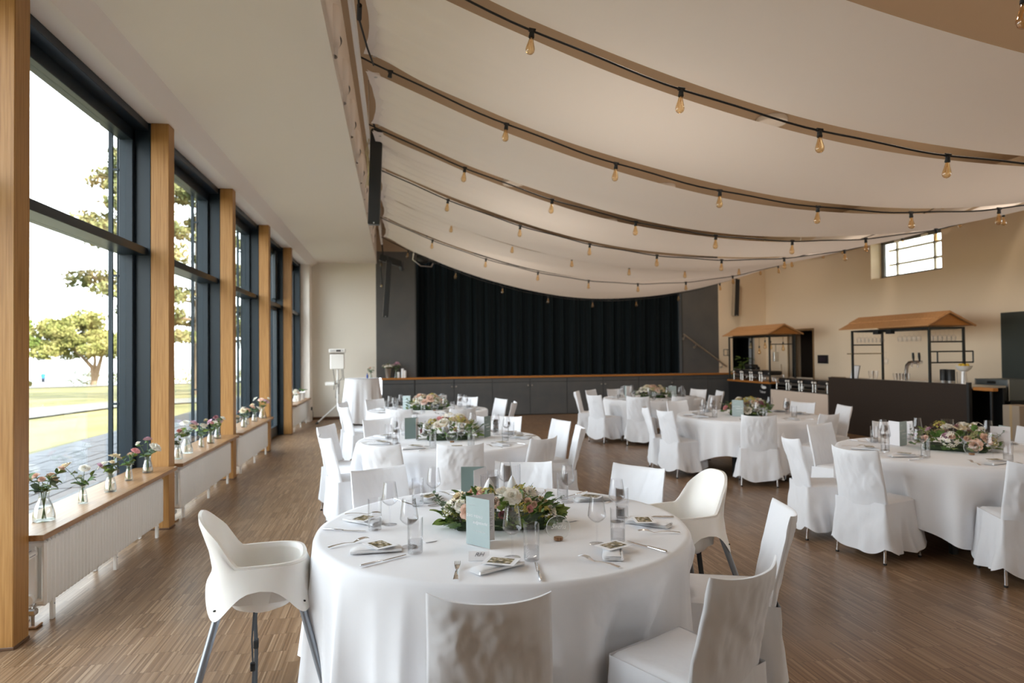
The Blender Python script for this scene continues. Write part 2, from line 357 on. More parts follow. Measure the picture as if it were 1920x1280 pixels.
for k_, (ya, yb) in enumerate(HW):  # frames and panes of the added, unseen high windows
    f_ = MB().box(xw, ya, 2.8, xw+.06, yb, 2.87).box(xw, ya, 4.13, xw+.06, yb, 4.2).box(xw, ya, 2.87, xw+.06, ya+.07, 4.13).box(xw, yb-.07, 2.87, xw+.06, yb, 4.13).box(xw, (ya+yb)/2-.03, 2.87, xw+.06, (ya+yb)/2+.03, 4.13)
    w_ = struct('window_%d' % (20+k_), f_, mat('grey_window_frame'))
    MB().box(xw+.02, ya+.07, 2.87, xw+.03, yb-.07, 4.13).build('pane', m_pane, w_)
# dark sliding door leaf at the near end of the right wall
dleaf = struct('door_3', MB().box(XR-.03, 9.15, 0, XR, 10.13, 2.27, .004), mat('dark_green_door', (.035, .043, .036), .5))
MB().cyl((XR-.03, 10.03, 1.08), (XR-.05, 10.03, 1.08), .045, n=18).build('handle_rose', mat('brass', (.65, .48, .18), .3, 1.0), dleaf, 40)
MB().cyl((XR-.05, 10.03, 1.08), (XR-.10, 10.03, 1.08), .012).cyl((XR-.095, 10.03, 1.08), (XR-.095, 9.85, 1.08), .012).build('door_handle', m_steel, dleaf, 40)

# ------------------------------------------------------------------ stage
struct('wall_stage', MB().box(-.5, YF, 1.036, .52, YF+.2, 4.32).box(7.90, YF, 1.036, 9.0, YF+.2, 4.32).box(.52, YF, 4.08, 7.90, YF+.2, 4.32).box(-.5, YF+1.5, 1.036, 9.0, YF+1.6, 4.4), m_prosc)
trim1 = struct('trim_1', MB().box(.505, YF-.012, 1.03, .535, YF, 4.1, .003).box(7.885, YF-.012, 1.03, 7.915, YF, 4.1, .003), mat('dark_edge', (.03, .03, .03), .5))
SY = 17.55
stage = empty('stage_platform', (0, SY, 0), 0, 'low grey stage platform with orange wooden edge below the black curtain', 'stage')
MB().box(-.36, .03, 0, 8.99, 1.6, .985).build('body', m_black, stage); MB().box(8.99, .03, 0, 9.6, .19, .985).build('body', m_black, stage)
MB().box(-.38, -.03, .99, 9.62, .195, 1.035, .006).build('nosing', m_nosing, stage)
MB().box(-.36, .195, .985, 8.99, 1.6, 1.034).build('stage_floor', mat('dark_stage_floor', (.03, .028, .025), .6), stage)
me_up = MB().box(.006, 0, .885, 1.004, .03, .985, .004).mesh('upper_panel', m_stage)
me_dn = MB().box(.006, 0, .02, 1.004, .03, .875, .004).mesh('panel', m_stage)
kn = MB().cyl((0, 0, 0), (0, -.02, 0), .012, n=10).cyl((0, -.018, 0), (0, -.032, 0), .02, .017, n=12).mesh('knob', m_steel, 40)
for i in range(10):
    x0 = -.55+1.01*i+(.02 if i else .19); w_ = 1.0 if i else .82
    link('upper_panel', me_up, stage, (x0, 0, 0), scale=(w_, 1, 1))
    p = link('panel', me_dn, stage, (x0, 0, 0), scale=(w_, 1, 1))
    side = .95 if i % 2 else .05
    if i in (1, 2, 3, 4, 5, 6, 7): link('knob', kn, p, (side, 0, .79))
# curtain in deep folds
random.seed(4)
cps = [(random.uniform(.13, .34)) for _ in range(60)]
def curtain_off(x):
    return .055*sin(x*19+1.3*sin(x*3.1))+.035*sin(x*41+2*sin(x*1.7))+.02*sin(x*7.3)
mb = MB(); NX = 620
mb.grid(lambda u, v: (.35+7.7*u, YF+.32+curtain_off(.35+7.7*u)*(1-.15*v), 1.035+3.12*v), NX, 6)
cur = mb.build('stage_curtain', m_curtain, None, 180, label='black velvet stage curtain in vertical folds at the far end', category='curtain')
# handrail on the grey wall
hr = empty('handrail', (7.9, YF, 0), 0, 'slanting steel handrail on the grey wall right of the stage curtain', 'handrail')
MB().tube([(.0, -.09, 2.13), (1.28, -.09, 1.21)], .022, 10).build('rail', m_steel, hr, 40)
for t_ in (.02, .28, .9): 
    x_, z_ = 1.28*t_, 2.13-.92*t_
    MB().tube([(x_, -.09, z_-.02), (x_, -.09, z_-.09), (x_, 0, z_-.11)], .010, 8).cyl((x_, -.012, z_-.11), (x_, 0, z_-.11), .03).build('bracket', m_steel, hr, 40)

# ------------------------------------------------------------------ glazed wall: windows between the wooden columns
m_ext = mat('outer_blind_box', (.05, .06, .06), .5)
def window(n, y0, y1, door=False):
    f = MB()
    for ya in (y1,): f.box(-2.60, ya, 0, -2.302, ya+PW, 3.884, .004)
    f.box(-2.56, y0, .0, -2.44, y0+.06, 3.80, .004).box(-2.56, y1-.06, 0, -2.44, y1, 3.80, .004)
    f.box(-2.56, y0, 0, -2.44, y1, .09, .004).box(-2.56, y0, 3.70, -2.44, y1, 3.81, .004).box(-2.60, y0, 3.81, -2.32, y1, 3.884, .004)
    w = struct('window_%d' % n if not door else 'door_4', f, m_frame)
    MB().box(-2.56, y0+.001, 2.61, -2.33, y1-.001, 2.685, .004).build('transom', m_frame, w)
    MB().box(-2.504, y0+.06, 2.685, -2.496, y1-.06, 3.70).build('pane', m_pane, w)
    MB().box(-2.504, y0+.06, .09, -2.496, y1-.06, 2.61).build('pane', m_pane, w)
    MB().box(-2.80, y0-.05, 3.88, -2.625, y1+.05, 4.05, .01).build('blind_box', m_ext, w)
    MB().box(-2.645, y1-.075, 0, -2.61, y1-.045, 3.88).box(-2.61, y1-.07, 1.2, -2.56, y1-.05, 1.22).box(-2.61, y1-.07, 2.40, -2.56, y1-.05, 2.42).box(-2.61, y1-.07, 3.4, -2.56, y1-.05, 3.42).build('blind_rail', m_frame, w)
    if door:
        s = MB()
        for ya in (y0+.06, (y0+y1)/2-.04, (y0+y1)/2+.04, y1-.16):
            s.box(-2.47, ya, .02, -2.40, ya+.10, 2.66, .006)
        s.box(-2.47, y0+.06, .02, -2.40, y1-.06, .22, .006).box(-2.47, y0+.06, 2.56, -2.40, y1-.06, 2.68, .006)
        s.box(-2.47, y0+.06, 2.80, -2.40, y0+.16, 3.78, .006).box(-2.47, y1-.30, 2.80, -2.40, y1-.06, 3.78, .006)
        s.build('door_leaf', m_dark, w)
        MB().cyl((-2.40, y0+1.15, 1.05), (-2.35, y0+1.15, 1.05), .012).cyl((-2.355, y0+1.15, 1.05), (-2.355, y0+1.02, 1.05), .010).build('door_handle', m_steel, w, 40)
    return w
wn_i = 0
for i in range(len(PIL)):
    y0 = PIL[i]+PW; y1 = PIL[i+1] if i+1 < len(PIL) else 17.2-PW
    if i == 4: window(0, y0, y1, door=True); continue
    wn_i += 1
    num = {1: 1, 2: 2, 3: 3, 5: 4}.get(i, 8+i)
    window(num, y0, y1)
COLN = {1: 'nearest', 2: 'second', 3: 'third', 4: 'fourth', 5: 'fifth and farthest'}
for i, y in enumerate(PIL):
    c_ = empty('wooden_column', (XW-.08, y+PW/2, 0), 0, None, 'column', 'wooden columns along the window wall')
    c_['label'] = ('%s oak column along the window wall, counted from the camera' % COLN[i]) if i in COLN else 'oak column of the window wall beside the camera'
    MB().box(-.08, -PW/2, .0, .081, PW/2, 3.886, .004).build('shaft', m_pillar, c_)
    MB().box(-.086, -PW/2-.003, 0, .086, PW/2+.003, .018, .003).build('base_strip', m_brown_edge, c_)

# fill lamps added above the drapes, to brighten drapes and far end
for k, (x_, y_) in enumerate([(x_, y_) for y_ in (1.0, 4.8, 8.6, 12.4, 15.9) for x_ in (2.2, 5.2, 8.2)]):
    l_ = empty('fill_lamp', (x_, y_, ZC), 0, 'round fill lamp added above the drapes, row %s from the camera, %s' % (ordn_[k//3], ('left', 'middle', 'right')[k % 3]), 'fill lamp', 'added fill lamps above the drapes')
    MB().lathe([(.001, 0), (.20, 0), (.21, -.02), (.21, -.07), (.19, -.085), (.18, -.06), (.001, -.055)], 24).build('housing', m_whitemetal, l_, 50)
    a_ = area('fill_glow', (x_, y_, ZC-.09), (0, 0, 0), .34, .34, LAMP_W, (1, .86, .72)); a_.data.shape = 'DISK'; a_.parent = l_; a_.location = (0, 0, -.09)
# uplights along the upstand of the low ceiling
up = MB()
def upf(u, v):
    a = -pi/2+pi*u; r = .066*(1-.55*v**2)*(1 if v > .08 else .75)
    return (r*cos(a)*.9, r*sin(a)*1.5, .18-.40*v)
up.grid(upf, 10, 8)
up_me = up.mesh('shade', m_plaster_w, 60)
dk = MB(); dk.grid(lambda u, v: (.015+.045*sin(pi*v)*(1-.3*u), .06+.022*u, .02-.16*v), 3, 8); dk_me = dk.mesh('slot', mat('uplight_slot', (.18, .17, .16), .6), 60)
ordn = ['first', 'second', 'third', 'fourth', 'fifth', 'sixth', 'seventh', 'eighth', 'ninth', 'tenth', 'eleventh']
for k in range(11):
    e_ = empty('wall_uplight', (-.478, 4.55+1.02*k, 4.28), 0, 'small plaster uplight on the ceiling upstand, %s from the camera' % ordn[k], 'wall light', 'uplights along the ceiling upstand')
    link('shade', up_me, e_); link('slot', dk_me, e_)

# ================================================================== outside: lawn, paths, lake
def gz(x, y): return -.10-.018*max(0., math.hypot(x, y)-6)
m_grass = mat('mown_lawn', (.16, .2, .05), .9, spec=.1); vary(m_grass, [(.105, .098, .040), (.155, .138, .062), (.20, .168, .085)], nscale=.25, detail=8)
m_path = mat('gravel_path', (.42, .38, .32), .95, spec=.1); vary(m_path, [(.13, .122, .108), (.17, .158, .14)], nscale=3)
m_lake = mat('lake_water', (.20, .28, .36), .12, spec=.6); bump(m_lake, nscale=.8, strength=.3, dist=.2)
m_slab = mat('grey_paving', (.22, .215, .21), .8); vary(m_slab, [(.095, .093, .098), (.145, .14, .14)], nscale=1.2)
mb = MB()
def lawn(u, v):
    y = -30+150*v; x = -2.66-118*u**1.5
    far = max(0, math.hypot(x, y)-94)
    return (x, y, gz(x, y)-.03-far*.10)
mb.grid(lawn, 60, 60)
gr = mb.build('lawn', m_grass, None, 180, kind='structure')
def ribbon(name, a, b, lab):
    m_ = MB(); pts = []
    for p, q in zip(a, b): pts.append((p, q))
    vs = []; fs = []
    S = 8; seq = []
    for i in range(len(pts)-1):
        for k in range(S):
            t = k/S; seq.append((tuple(lerp(pts[i][0][j], pts[i+1][0][j], t) for j in (0, 1)), tuple(lerp(pts[i][1][j], pts[i+1][1][j], t) for j in (0, 1))))
    seq.append(pts[-1])
    W_ = 5
    for p, q in seq:
        for k in range(W_+1):
            t = k/W_; x, y = lerp(p[0], q[0], t), lerp(p[1], q[1], t); vs.append((x, y, gz(x, y)+.03))
    n = W_+1
    fs = [(i*n+k, i*n+k+1, (i+1)*n+k+1, (i+1)*n+k) for i in range(len(seq)-1) for k in range(W_)]
    m_.add(vs, fs); o = m_.build(name, m_path, None, 180, kind='structure'); return o
ribbon('path_near', [(-13.5, 12), (-12.8, 26.5), (-12.6, 29.4), (-12.3, 33), (-9.1, 35.9), (-3, 40)], [(-17.5, 12), (-16.4, 33.9), (-15.6, 36.4), (-14.7, 39.4), (-10.4, 41.3), (-3, 44)], 'path')
ribbon('path_far', [(-75, 62), (-37.3, 77), (-29.8, 80), (-10, 83)], [(-84, 66), (-43, 86), (-33.4, 87), (-10, 90)], 'path')
MB().grid(lambda u, v: (-900+1100*u, 60+1700*v, -2.7), 4, 4).build('lake', m_lake, None, None, kind='structure')
# paving along the building
pav = struct('pavement', MB().box(-6.2, -8, -.30, -2.62, 30, -.045), mat('paving_joint', (.04, .04, .04), .9))
tiles = [MB().box(0, 0, 0, .228, .598-.01*k, .045+.004*k, .006).mesh('paving_slab', m_slab) for k in range(3)]
random.seed(2); nt = 0
for r in range(15):
    x = -2.88-.2365*r
    y = 5.2+1.6*(r/15)+random.random()*.5
    while y < 17.5 and nt < 298:
        link('paving_slab', random.choice(tiles), pav, (x, y, -.048+random.uniform(-.003, .003))); y += .608; nt += 1
    pass
# ------------------------------------------------------------------ trees
def leafmat(name, cols):
    mt = mat(name, cols[1], .8, spec=.15, **{'Transmission Weight': 0.0}); 
    vary(mt, cols, nscale=.9, detail=5); return mt
m_leaf_y = leafmat('yellowing_leaves', [(.085, .095, .022), (.20, .19, .06), (.34, .28, .11)])
m_leaf_g = leafmat('green_leaves', [(.06, .09, .02), (.12, .15, .035), (.2, .21, .06)])
m_leaf_p = leafmat('pine_needles', [(.07, .09, .035), (.16, .15, .06), (.30, .22, .11)])
m_leaf_r = leafmat('reddish_leaves', [(.20, .10, .03), (.34, .2, .07), (.42, .28, .12)])
m_bark = mat('bark', (.20, .13, .08), .9); vary(m_bark, [(.14, .09, .055), (.30, .21, .14)], scale=(4, 4, .6), nscale=3)
def foliage(blobs, n, size, seed, flat=1.0):
    rnd = random.Random(seed); mb = MB(); vs = []; fs = []
    tot = sum(b[3]*b[4]*b[5] for b in blobs)
    for (cx, cy, cz, rx, ry, rz) in blobs:
        for _ in range(int(n*rx*ry*rz/tot)+1):
            while True:
                p = Vector((rnd.gauss(0, 1), rnd.gauss(0, 1), rnd.gauss(0, 1)))
                if p.length > .1: break
            p = p.normalized()*(rnd.uniform(.55, 1.03))
            q = Vector((cx+p.x*rx, cy+p.y*ry, cz+p.z*rz))
            a = Vector((rnd.uniform(-1, 1), rnd.uniform(-1, 1), rnd.uniform(-1, 1)*flat)).normalized(); b = a.orthogonal().normalized()
            s = size*rnd.uniform(.6, 1.3); k = len(vs)
            vs += [q-a*s, q-b*s*.5, q+a*s, q+b*s*.5]; fs.append((k, k+1, k+2, k+3))
    mb.add(vs, fs); return mb
def trunk(mb, pts, r0, r1):
    k = len(pts); mb.tube(pts, [lerp(r0, r1, i/(k-1)) for i in range(k)], 9)
def gtree(name, x, y, label, blobs, n, size, mt, limbs, seed, cat='tree'):
    t = empty(name, (x, y, gz(x, y)-.05), 0, label, cat)
    tb = MB()
    for pts, r0, r1 in limbs: trunk(tb, pts, r0, r1)
    if limbs: tb.build('trunk', m_bark, t, 60)
    foliage(blobs, n, size, seed).build('foliage', mt, t, None, kind='stuff'); return t
rnd = random.Random(11)
bl = []
for _ in range(60):
    a = rnd.uniform(0, 2*pi); r = rnd.uniform(.2, 6.2); h = 2.9+rnd.uniform(0, 5.2)*(1-(r/7.4)**2)
    bl.append((-2.0+r*cos(a), r*sin(a)*.7, h+1.0, rnd.uniform(1.0, 1.8), rnd.uniform(1.0, 1.6), rnd.uniform(.55, .95)))
gtree('park_tree', -37.1, 91.5, 'broad yellow-green park tree by the lake, seen through the nearest window', bl, 19000, .20, m_leaf_y,
      [([(0, 0, 0), (.05, 0, 1.0), (-.2, 0, 2.2), (-1.4, 0, 3.6), (-3, .2, 5)], .42, .10), ([(.1, 0, .6), (.5, 0, 2.0), (.9, 0, 3.5), (1.2, .1, 6)], .36, .10), ([(0, 0, 1.2), (.1, .1, 3), (-.2, .2, 6.5)], .25, .08)], 3)
def pine(x, y, h, label, seed, spread=3.2, lean=0, n=9000, low=.22):
    rnd = random.Random(seed); bl = []; limbs = [([(0, 0, 0), (.1+lean*.2, 0, h*.2), (lean*.6, 0, h*.6), (lean, 0, h)], .52, .08)]
    for k in range(34):
        t = low+(1-low)*(k/33); z = h*t; r = spread*(1.15-t)*rnd.uniform(.5, 1.15)+.5; a = rnd.uniform(0, 2*pi)
        cx, cy = lean*t+r*cos(a), r*sin(a); limbs.append(([(lean*t, 0, z-.4), (cx*.6+lean*t*.4, cy*.6, z-.1), (cx, cy, z+.1)], .09, .03))
        for q in (.45, .8, 1.1): bl.append((lean*t+r*cos(a)*q, cy*q, z+.1*q, .85, .85, .42))
    return gtree('pine_tree', x, y, label, bl, n, .16, m_leaf_p, limbs, seed)
pine(-13.1, 48.3, 17, 'tall pine with a thick trunk beyond the second window', 5, 4.2, 0, 17000)
pine(-15.7, 44.4, 15, 'dark pine at the right edge of the nearest window', 8, 4.6, 0, 10000, .40)
pine(-9.0, 52, 16, 'tall pine beyond the third window', 9, 3.8, 0, 11000)
pine(-6.5, 62, 17, 'tall pine beyond the glazed door', 12, 4.2, 0, 7000)
bl = [(rnd.uniform(-.8, .8), rnd.uniform(-.8, .8), .8+2.6+k*.62, 1.5-.06*k, 1.5-.06*k, .7) for k in range(15)]
gtree('poplar_tree', -36.0, 71.0, 'slim green poplar beside the nearest oak column', bl, 7000, .15, m_leaf_g, [([(0, 0, 0), (0, 0, 9)], .2, .05)], 6)
bl = [(rnd.uniform(-1.5, 1.5), rnd.uniform(-1, 1), 2.6+rnd.uniform(0, 1.8), 1.0, 1.0, .7) for k in range(9)]
gtree('small_tree', -34.4, 66.0, 'reddish small tree at the left edge of the nearest window', bl, 3500, .13, m_leaf_r, [([(0, 0, 0), (0, 0, 3.4)], .1, .05)], 7)
for x, y, r_, lab in ((-41.2, 97.5, 2.6, 'round yellow bush left of the park tree trunk'), (-36.3, 97.5, 1.9, 'round yellow bush right of the park tree trunk'), (-44.6, 90.5, 1.0, 'low dark bush behind the walking person'), (-27.0, 94, 2.6, 'golden shrub by the lake beyond the second window'), (-19.0, 93, 2.2, 'golden shrub by the lake beyond the third window')):
    gtree('shore_bush', x, y, lab, [(0, 0, r_*.35, r_, r_*.8, r_*.5), (r_*.4, 0, r_*.3, r_*.7, r_*.6, r_*.4)], 1800, .10, m_leaf_y, [], int(r_*100), 'bush')
# far building-side tree seen through the high window on the right
for k, (x, y, lab) in enumerate(((26, 19, 'yellow tree outside the high window on the right'), (23, 12.5, 'green tree outside the high window on the right'))):
    bl = [(rnd.uniform(-2.5, 2.5), rnd.uniform(-3, 3), 3.5+rnd.uniform(0, 5), 1.3, 1.3, .9) for _ in range(26)]
    t_ = empty('garden_tree', (x, y, -.2), 0, lab, 'tree'); foliage(bl, 7000, .16, 30+k).build('foliage', (m_leaf_y, m_leaf_g)[k], t_, None, kind='stuff'); MB().cyl((0, 0, 0), (0, 0, 5), .25, .12).build('trunk', m_bark, t_, 60)
struct('ground_right', MB().box(XR+1.4, -20, -.4, 60, 60, -.1), m_grass)
struct('terrain_base', MB().box(-2.62, -8, -.6, XR+1.5, 20, -.12), m_path)
# person walking by the lake
pp = empty('person', (-37.8, 80.8, gz(-37.8, 80.8)), R(160), 'person in a blue shirt and dark shorts walking by the lake', 'person')
def limb(mb, pts, rs, n=10): mb.tube(pts, rs, n)
b = MB()
limb(b, [(0, 0, 1.50), (0, 0, 1.60)], [.055, .05]); limb(b, [(0, 0, 1.56), (0, -.01, 1.60), (0, -.01, 1.67), (0, 0, 1.74), (0, 0, 1.77)], [.05, .075, .09, .07, .02])
for s in (-1, 1):
    limb(b, [(s*.10, 0, .88), (s*.105, -.02+.05*s, .50), (s*.10, .02+.10*s, .08), (s*.10, -.08+.10*s, .03)], [.085, .06, .042, .035])
    limb(b, [(s*.21, 0, 1.40), (s*.25, .0, 1.15), (s*.12, -.22, 1.10), (s*.03, -.25, 1.12)], [.05, .045, .04, .035])
b.tube([(0, 0, .86), (0, 0, 1.0), (0, 0, 1.2), (0, 0, 1.42), (0, 0, 1.52)], [.15, .15, .16, .17, .06], 12)
b.build('body', mat('skin', (.55, .34, .24), .6), pp, 60)
sh = MB().tube([(0, 0, .98), (0, 0, 1.2), (0, 0, 1.42), (0, 0, 1.50)], [.175, .18, .20, .09], 12)
for s in (-1, 1): sh.tube([(s*.17, 0, 1.42), (s*.25, 0, 1.22)], [.08, .07], 10)
sh.build('shirt', mat('blue_shirt', (.03, .20, .55), .8), pp, 60)
st = MB().tube([(0, 0, 1.0), (0, 0, .84)], [.18, .17], 12)
for s in (-1, 1): st.tube([(s*.09, 0, .9), (s*.105, 0, .55)], [.11, .09], 10)
st.build('shorts', mat('dark_shorts', (.03, .035, .05), .8), pp, 60)
MB().lathe([(.095, 1.66), (.10, 1.71), (.08, 1.77), (.02, 1.79)], 12, capt=True).build('hair', mat('dark_hair', (.03, .02, .015), .8), pp, 60)
# ================================================================== ceiling drapes and strings of bulbs
def zc_std(x): return 2.99+.0464*(x-4.8)**2
def zc_low(x): return 2.79+.0555*(x-4.6)**2
ROWS = [(2.45, 2.70), (4.15, .87), (5.80, -.03), (7.50, .78), (9.20, .72), (10.90, .91), (12.60, .69), (14.30, .27)]
GAPS = [.45, .20, .30, .26, .12, -.06, .07]
def rowz(k, x): return zc_low(x) if k == 7 else zc_std(x)
PANEL = ['nearest, overhead', 'second from the camera', 'third from the camera', 'fourth from the camera', 'fifth from the camera', 'sixth from the camera', 'seventh from the camera', 'farthest, before the stage']
def drape(k, ya, yb, ka, kb, lab):
    t = empty('ceiling_drape', (0, ya, 0), 0, lab, 'drape', 'white fabric drapes under the ceiling')
    sd = k*3.1
    def fn(u, v):
        bow = .07*sin(pi*v)
        x0 = -.24+bow; x1 = 9.86-bow; x = lerp(x0, x1, u)
        y = lerp(ya, yb, v)
        z = lerp(rowz(ka, x), rowz(kb, x), v)+.035
        e = math.exp(-(x-x0)/.55)+math.exp(-(x1-x)/.55)
        z += e*.030*sin(v*34+3*noise.noise(Vector((x*1.5, k, v*3))))*min(1, (x-x0)*4+.25)
        z += .030*noise.noise(Vector((x*.5, y*1.2, sd)))+.010*sin(x*2.3+y*6+sd)*(1-abs(2*v-1))
        z -= .05*sin(pi*v)*(1-.6*min(1, abs(x-4.8)/5))
        return (x, y-ya, z)
    mb = MB().grid(fn, 150, 26); mb.build('fabric', m_drape, t, 180)
    # folded hem with eyelets along the left edge
    mb = MB()
    def hem(u, v):
        p = Vector(fn(0, v)); return (p.x-.012+.12*u, p.y, p.z-.018-.010*u)
    mb.grid(hem, 4, 26); mb.build('hem', m_drape, t, 180)
    for v in (.03, .97):
        p = fn(0.004, v); MB().lathe([(.008, 0), (.017, -.004), (.008, -.006)], 12, (p[0]+.03, p[1], p[2]-.036)).build('eyelet', m_steel, t, 40)
drape(0, -.2, ROWS[0][0]-.02, 0, 0, 'white ceiling drape directly over the camera, top right corner')
for k in range(7):
    ya = ROWS[k][0]+GAPS[k]; yb = ROWS[k+1][0]-.03
    drape(k+1, ya, yb, k, k+1, 'white sagging fabric drape under the ceiling, %s' % PANEL[k+(1 if k == 6 else 0)])
cable_mat = mat('black_cable', (.012, .012, .012), .6)
# bulb and socket meshes, origin at the cable
sk = MB().cyl((-.022, 0, 0), (.022, 0, 0), .013, n=10).lathe([(.010, .004), (.015, -.012), (.0165, -.020), (.0165, -.034), (.0185, -.036), (.0185, -.050), (.010, -.052)], 12, capt=True)
sk_me = sk.mesh('socket', cable_mat, 40)
bulb_me = MB().lathe([(.0125, -.050), (.0145, -.062), (.0185, -.082), (.0245, -.104), (.0290, -.122), (.0300, -.132), (.0270, -.146), (.0180, -.157), (.0060, -.162), (.0001, -.1625)], 16).mesh('bulb', m_amber, 180)
m_fil = mat('filament', (.75, .42, .12), .3, .6)
fb = MB().cyl((0, 0, -.05), (0, 0, -.082), .003, n=6)
for i in range(4):
    a = pi/2*i; fb.tube([(.003*cos(a), .003*sin(a), -.075), (.011*cos(a), .011*sin(a), -.10), (.013*cos(a+.4), .013*sin(a+.4), -.128)], .0011, 4)
fil_me = fb.mesh('filament', m_fil)
nb = 0
for k, (y, x0) in enumerate(ROWS):
    s = empty('string_light', (0, y+.02, 0), 0, 'black cable with amber bulbs under the drapes, %s' % ['over the camera', 'first string behind the camera row', 'second string', 'third string', 'fourth string', 'fifth string', 'sixth string', 'last string before the stage'][k], 'string light', 'strings of amber bulbs under the drapes')
    s['label'] = ['string of amber bulbs on black cable at the top right corner', 'string of large amber bulbs below the nearest full drape', 'string of amber bulbs starting at the near end of the pipe', 'string of amber bulbs starting at the top of the black speaker', 'string of amber bulbs crossing behind the black speaker', 'string of amber bulbs lying against the fabric, fifth in depth', 'string of amber bulbs, last but one before the stage', 'string of amber bulbs along the last drape before the stage'][k]
    pts = []
    dz = -.085 if k == 5 else 0.0
    for i in range(81):
        x = -.28+10.16*i/80; pts.append((x, 0, rowz(k, x)-dz+.006*sin(x*6.28)))
    MB().tube(pts, .0075, 6).build('cable', cable_mat, s, 60)
    x = x0
    i = 0
    rndb = random.Random(50+k)
    while x < 9.4:
        if x > -.2:
            z = rowz(k, x)-dz; sl = math.atan((rowz(k, x+.05)-rowz(k, x-.05))/.1)
            so = link('socket', sk_me, s, (x, 0, z), (rndb.uniform(-.12, .12), -sl*.35, 0))
            if not (k == 2 and i == 0):
                b_ = link('bulb', bulb_me, so); link('filament', fil_me, so)
        x += 1.005; i += 1
# pipes that carry the drapes
for xx, lab in ((-.30, 'white steel pipe holding the left ends of the drapes'), (9.93, 'white steel pipe holding the right ends of the drapes')):
    p = empty('drape_pipe', (xx, 0, 4.17), 0, lab, 'pipe')
    MB().cyl((0, -.3, 0), (0, 15.6, 0), .024, n=14).build('tube', m_whitemetal, p, 40)
    for y_ in (1.2, 4.6, 8.1, 11.6, 15.2): MB().cyl((0, y_, .02), (0, y_, ZC-4.17), .006, n=8).cyl((0, y_-.012, 0), (0, y_+.012, 0), .03, n=14).build('hanger', m_steel, p, 40)
# lead cable with connector at the near end of the pipe
MB().tube([(-.20, 3.7, 4.16), (-.235, 4.6, 4.13), (-.25, 5.05, 4.12), (-.21, 5.45, 4.10), (-.17, 5.75, 4.09)], .008, 8).cyl((-.238, 4.85, 4.13), (-.25, 5.02, 4.115), .018, n=10).build('lead_cable', cable_mat, None, 40, label='black lead cable with connector beside the white pipe at the top', category='cable')
# round ceiling loudspeaker grille behind the drapes
g = empty('ceiling_grille', (.95, 4.32, ZC), 0, 'round ceiling grille seen through the gap between the nearest drapes', 'grille')
MB().lathe([(.001, -.012), (.10, -.012), (.13, -.006), (.135, 0)], 24).build('plate', m_plaster, g, 60)
for i in range(5): MB().box(-.08, -.075+.033*i, -.016, .08, -.062+.033*i, -.012).build('slot', m_ink, g)

# ================================================================== loudspeakers and stage lights
m_spk = mat('black_speaker_grille', (.018, .019, .020), .55); bump(m_spk, nscale=600, strength=.3, dist=.002)
def column_speaker(loc, h, w, tilt, lab, rz=0):
    s = empty('column_speaker', loc, rz, lab, 'loudspeaker', 'slim black column speakers')
    s.rotation_euler = (R(4), tilt, rz)
    MB().box(-w/2, -.02, -h, w/2, .13, 0, .008).build('housing', m_blacksteel, s)
    MB().box(-w/2+.008, -.028, -h+.03, w/2-.006, -.0205, -.02, .003).build('grille', m_spk, s)
    MB().box(-w/2-.004, -.024, -h, -w/2, .10, 0).build('silver_edge', m_steel, s)
    MB().cyl((.0, -.030, -h+.016), (.0, -.026, -h+.016), .008, n=10).build('badge', m_etch, s)
    MB().tube([(0, .08, -.05), (-.03, .10, .06), (-.05, .06, .12)], .012, 8).box(-.06, .02, -.02, .02, .12, .02, .004).build('hanger', m_blacksteel, s, 40)
    return s
column_speaker((-.205, 8.0, 4.28), 1.10, .135, R(2.2), 'large black column speaker hanging at the left end of the drapes')
column_speaker((-.135, 15.0, 3.70), 1.24, .115, R(4.0), 'narrow black column speaker hanging beside the stage opening')
column_speaker((9.46, 17.5, 3.66), 1.03, .14, R(.6), 'black column speaker on the cream wall right of the stage')
cb = empty('speaker_cable', (-.31, 7.92, 4.1), 0, 'tangled thin cables behind the large black column speaker', 'cable')
for k in range(3):
    r_ = random.Random(k); MB().tube([(r_.uniform(-.03, .03), .02*k, .06-.14*i+r_.uniform(-.02, .02)) for i in range(5)], .005, 6).build('strand', mat('beige_cable', (.5, .42, .25), .6), cb, 60)
sl_ = empty('stage_light_bar', (-.30, 15.6, 3.98), 0, 'black stage light bar fixed to the end of the pipe', 'stage light')
MB().box(-.02, -.06, -.20, .50, .10, -.06, .012).xform(Matrix.Rotation(R(17), 4, 'Y')).build('housing', m_blacksteel, sl_)
MB().cyl((.42, .02, -.22), (.46, .02, -.42), .075, .06, n=14).build('lamp_head', m_black, sl_, 40)
MB().tube([(0, .02, .2), (.02, .02, 0), (-.03, .03, -.3), (.0, .02, -.75)], .016, 8).build('cable_loop', cable_mat, sl_, 60)
for z_, s_ in ((-.30, .035), (-.78, .028)): MB().lathe([(.012, s_*1.6), (s_*.8, s_*.6), (s_, 0), (s_*.7, -s_*.7), (.001, -s_)], 12, (-.02, .0, z_)).build('pilot_bulb', m_amber, sl_, 180)
hz = empty('round_stage_lamp', (.66, 16.4, 3.98), 0, 'dark round stage lamps behind the lower left end of the last drape', 'stage light')
MB().lathe([(.001, .14), (.10, .12), (.15, .04), (.15, -.06), (.10, -.13), (.001, -.14)], 18).build('lamp_head', m_black, hz, 60)
MB().lathe([(.001, .10), (.08, .09), (.11, 0), (.08, -.09), (.001, -.10)], 16, (.32, 0, -.05)).build('lamp_head', m_black, hz, 60)
MB().tube([(-.2, 0, .35), (-.24, 0, -.05), (-.05, 0, -.20), (.2, 0, -.22), (.46, 0, .3)], .016, 8).build('yoke', m_steel, hz, 60); MB().cyl((.1, 0, .12), (.1, 0, ZC-3.98), .012).build('hanger', m_black, hz)
# ================================================================== radiators, sill boards
rad_sec = MB()
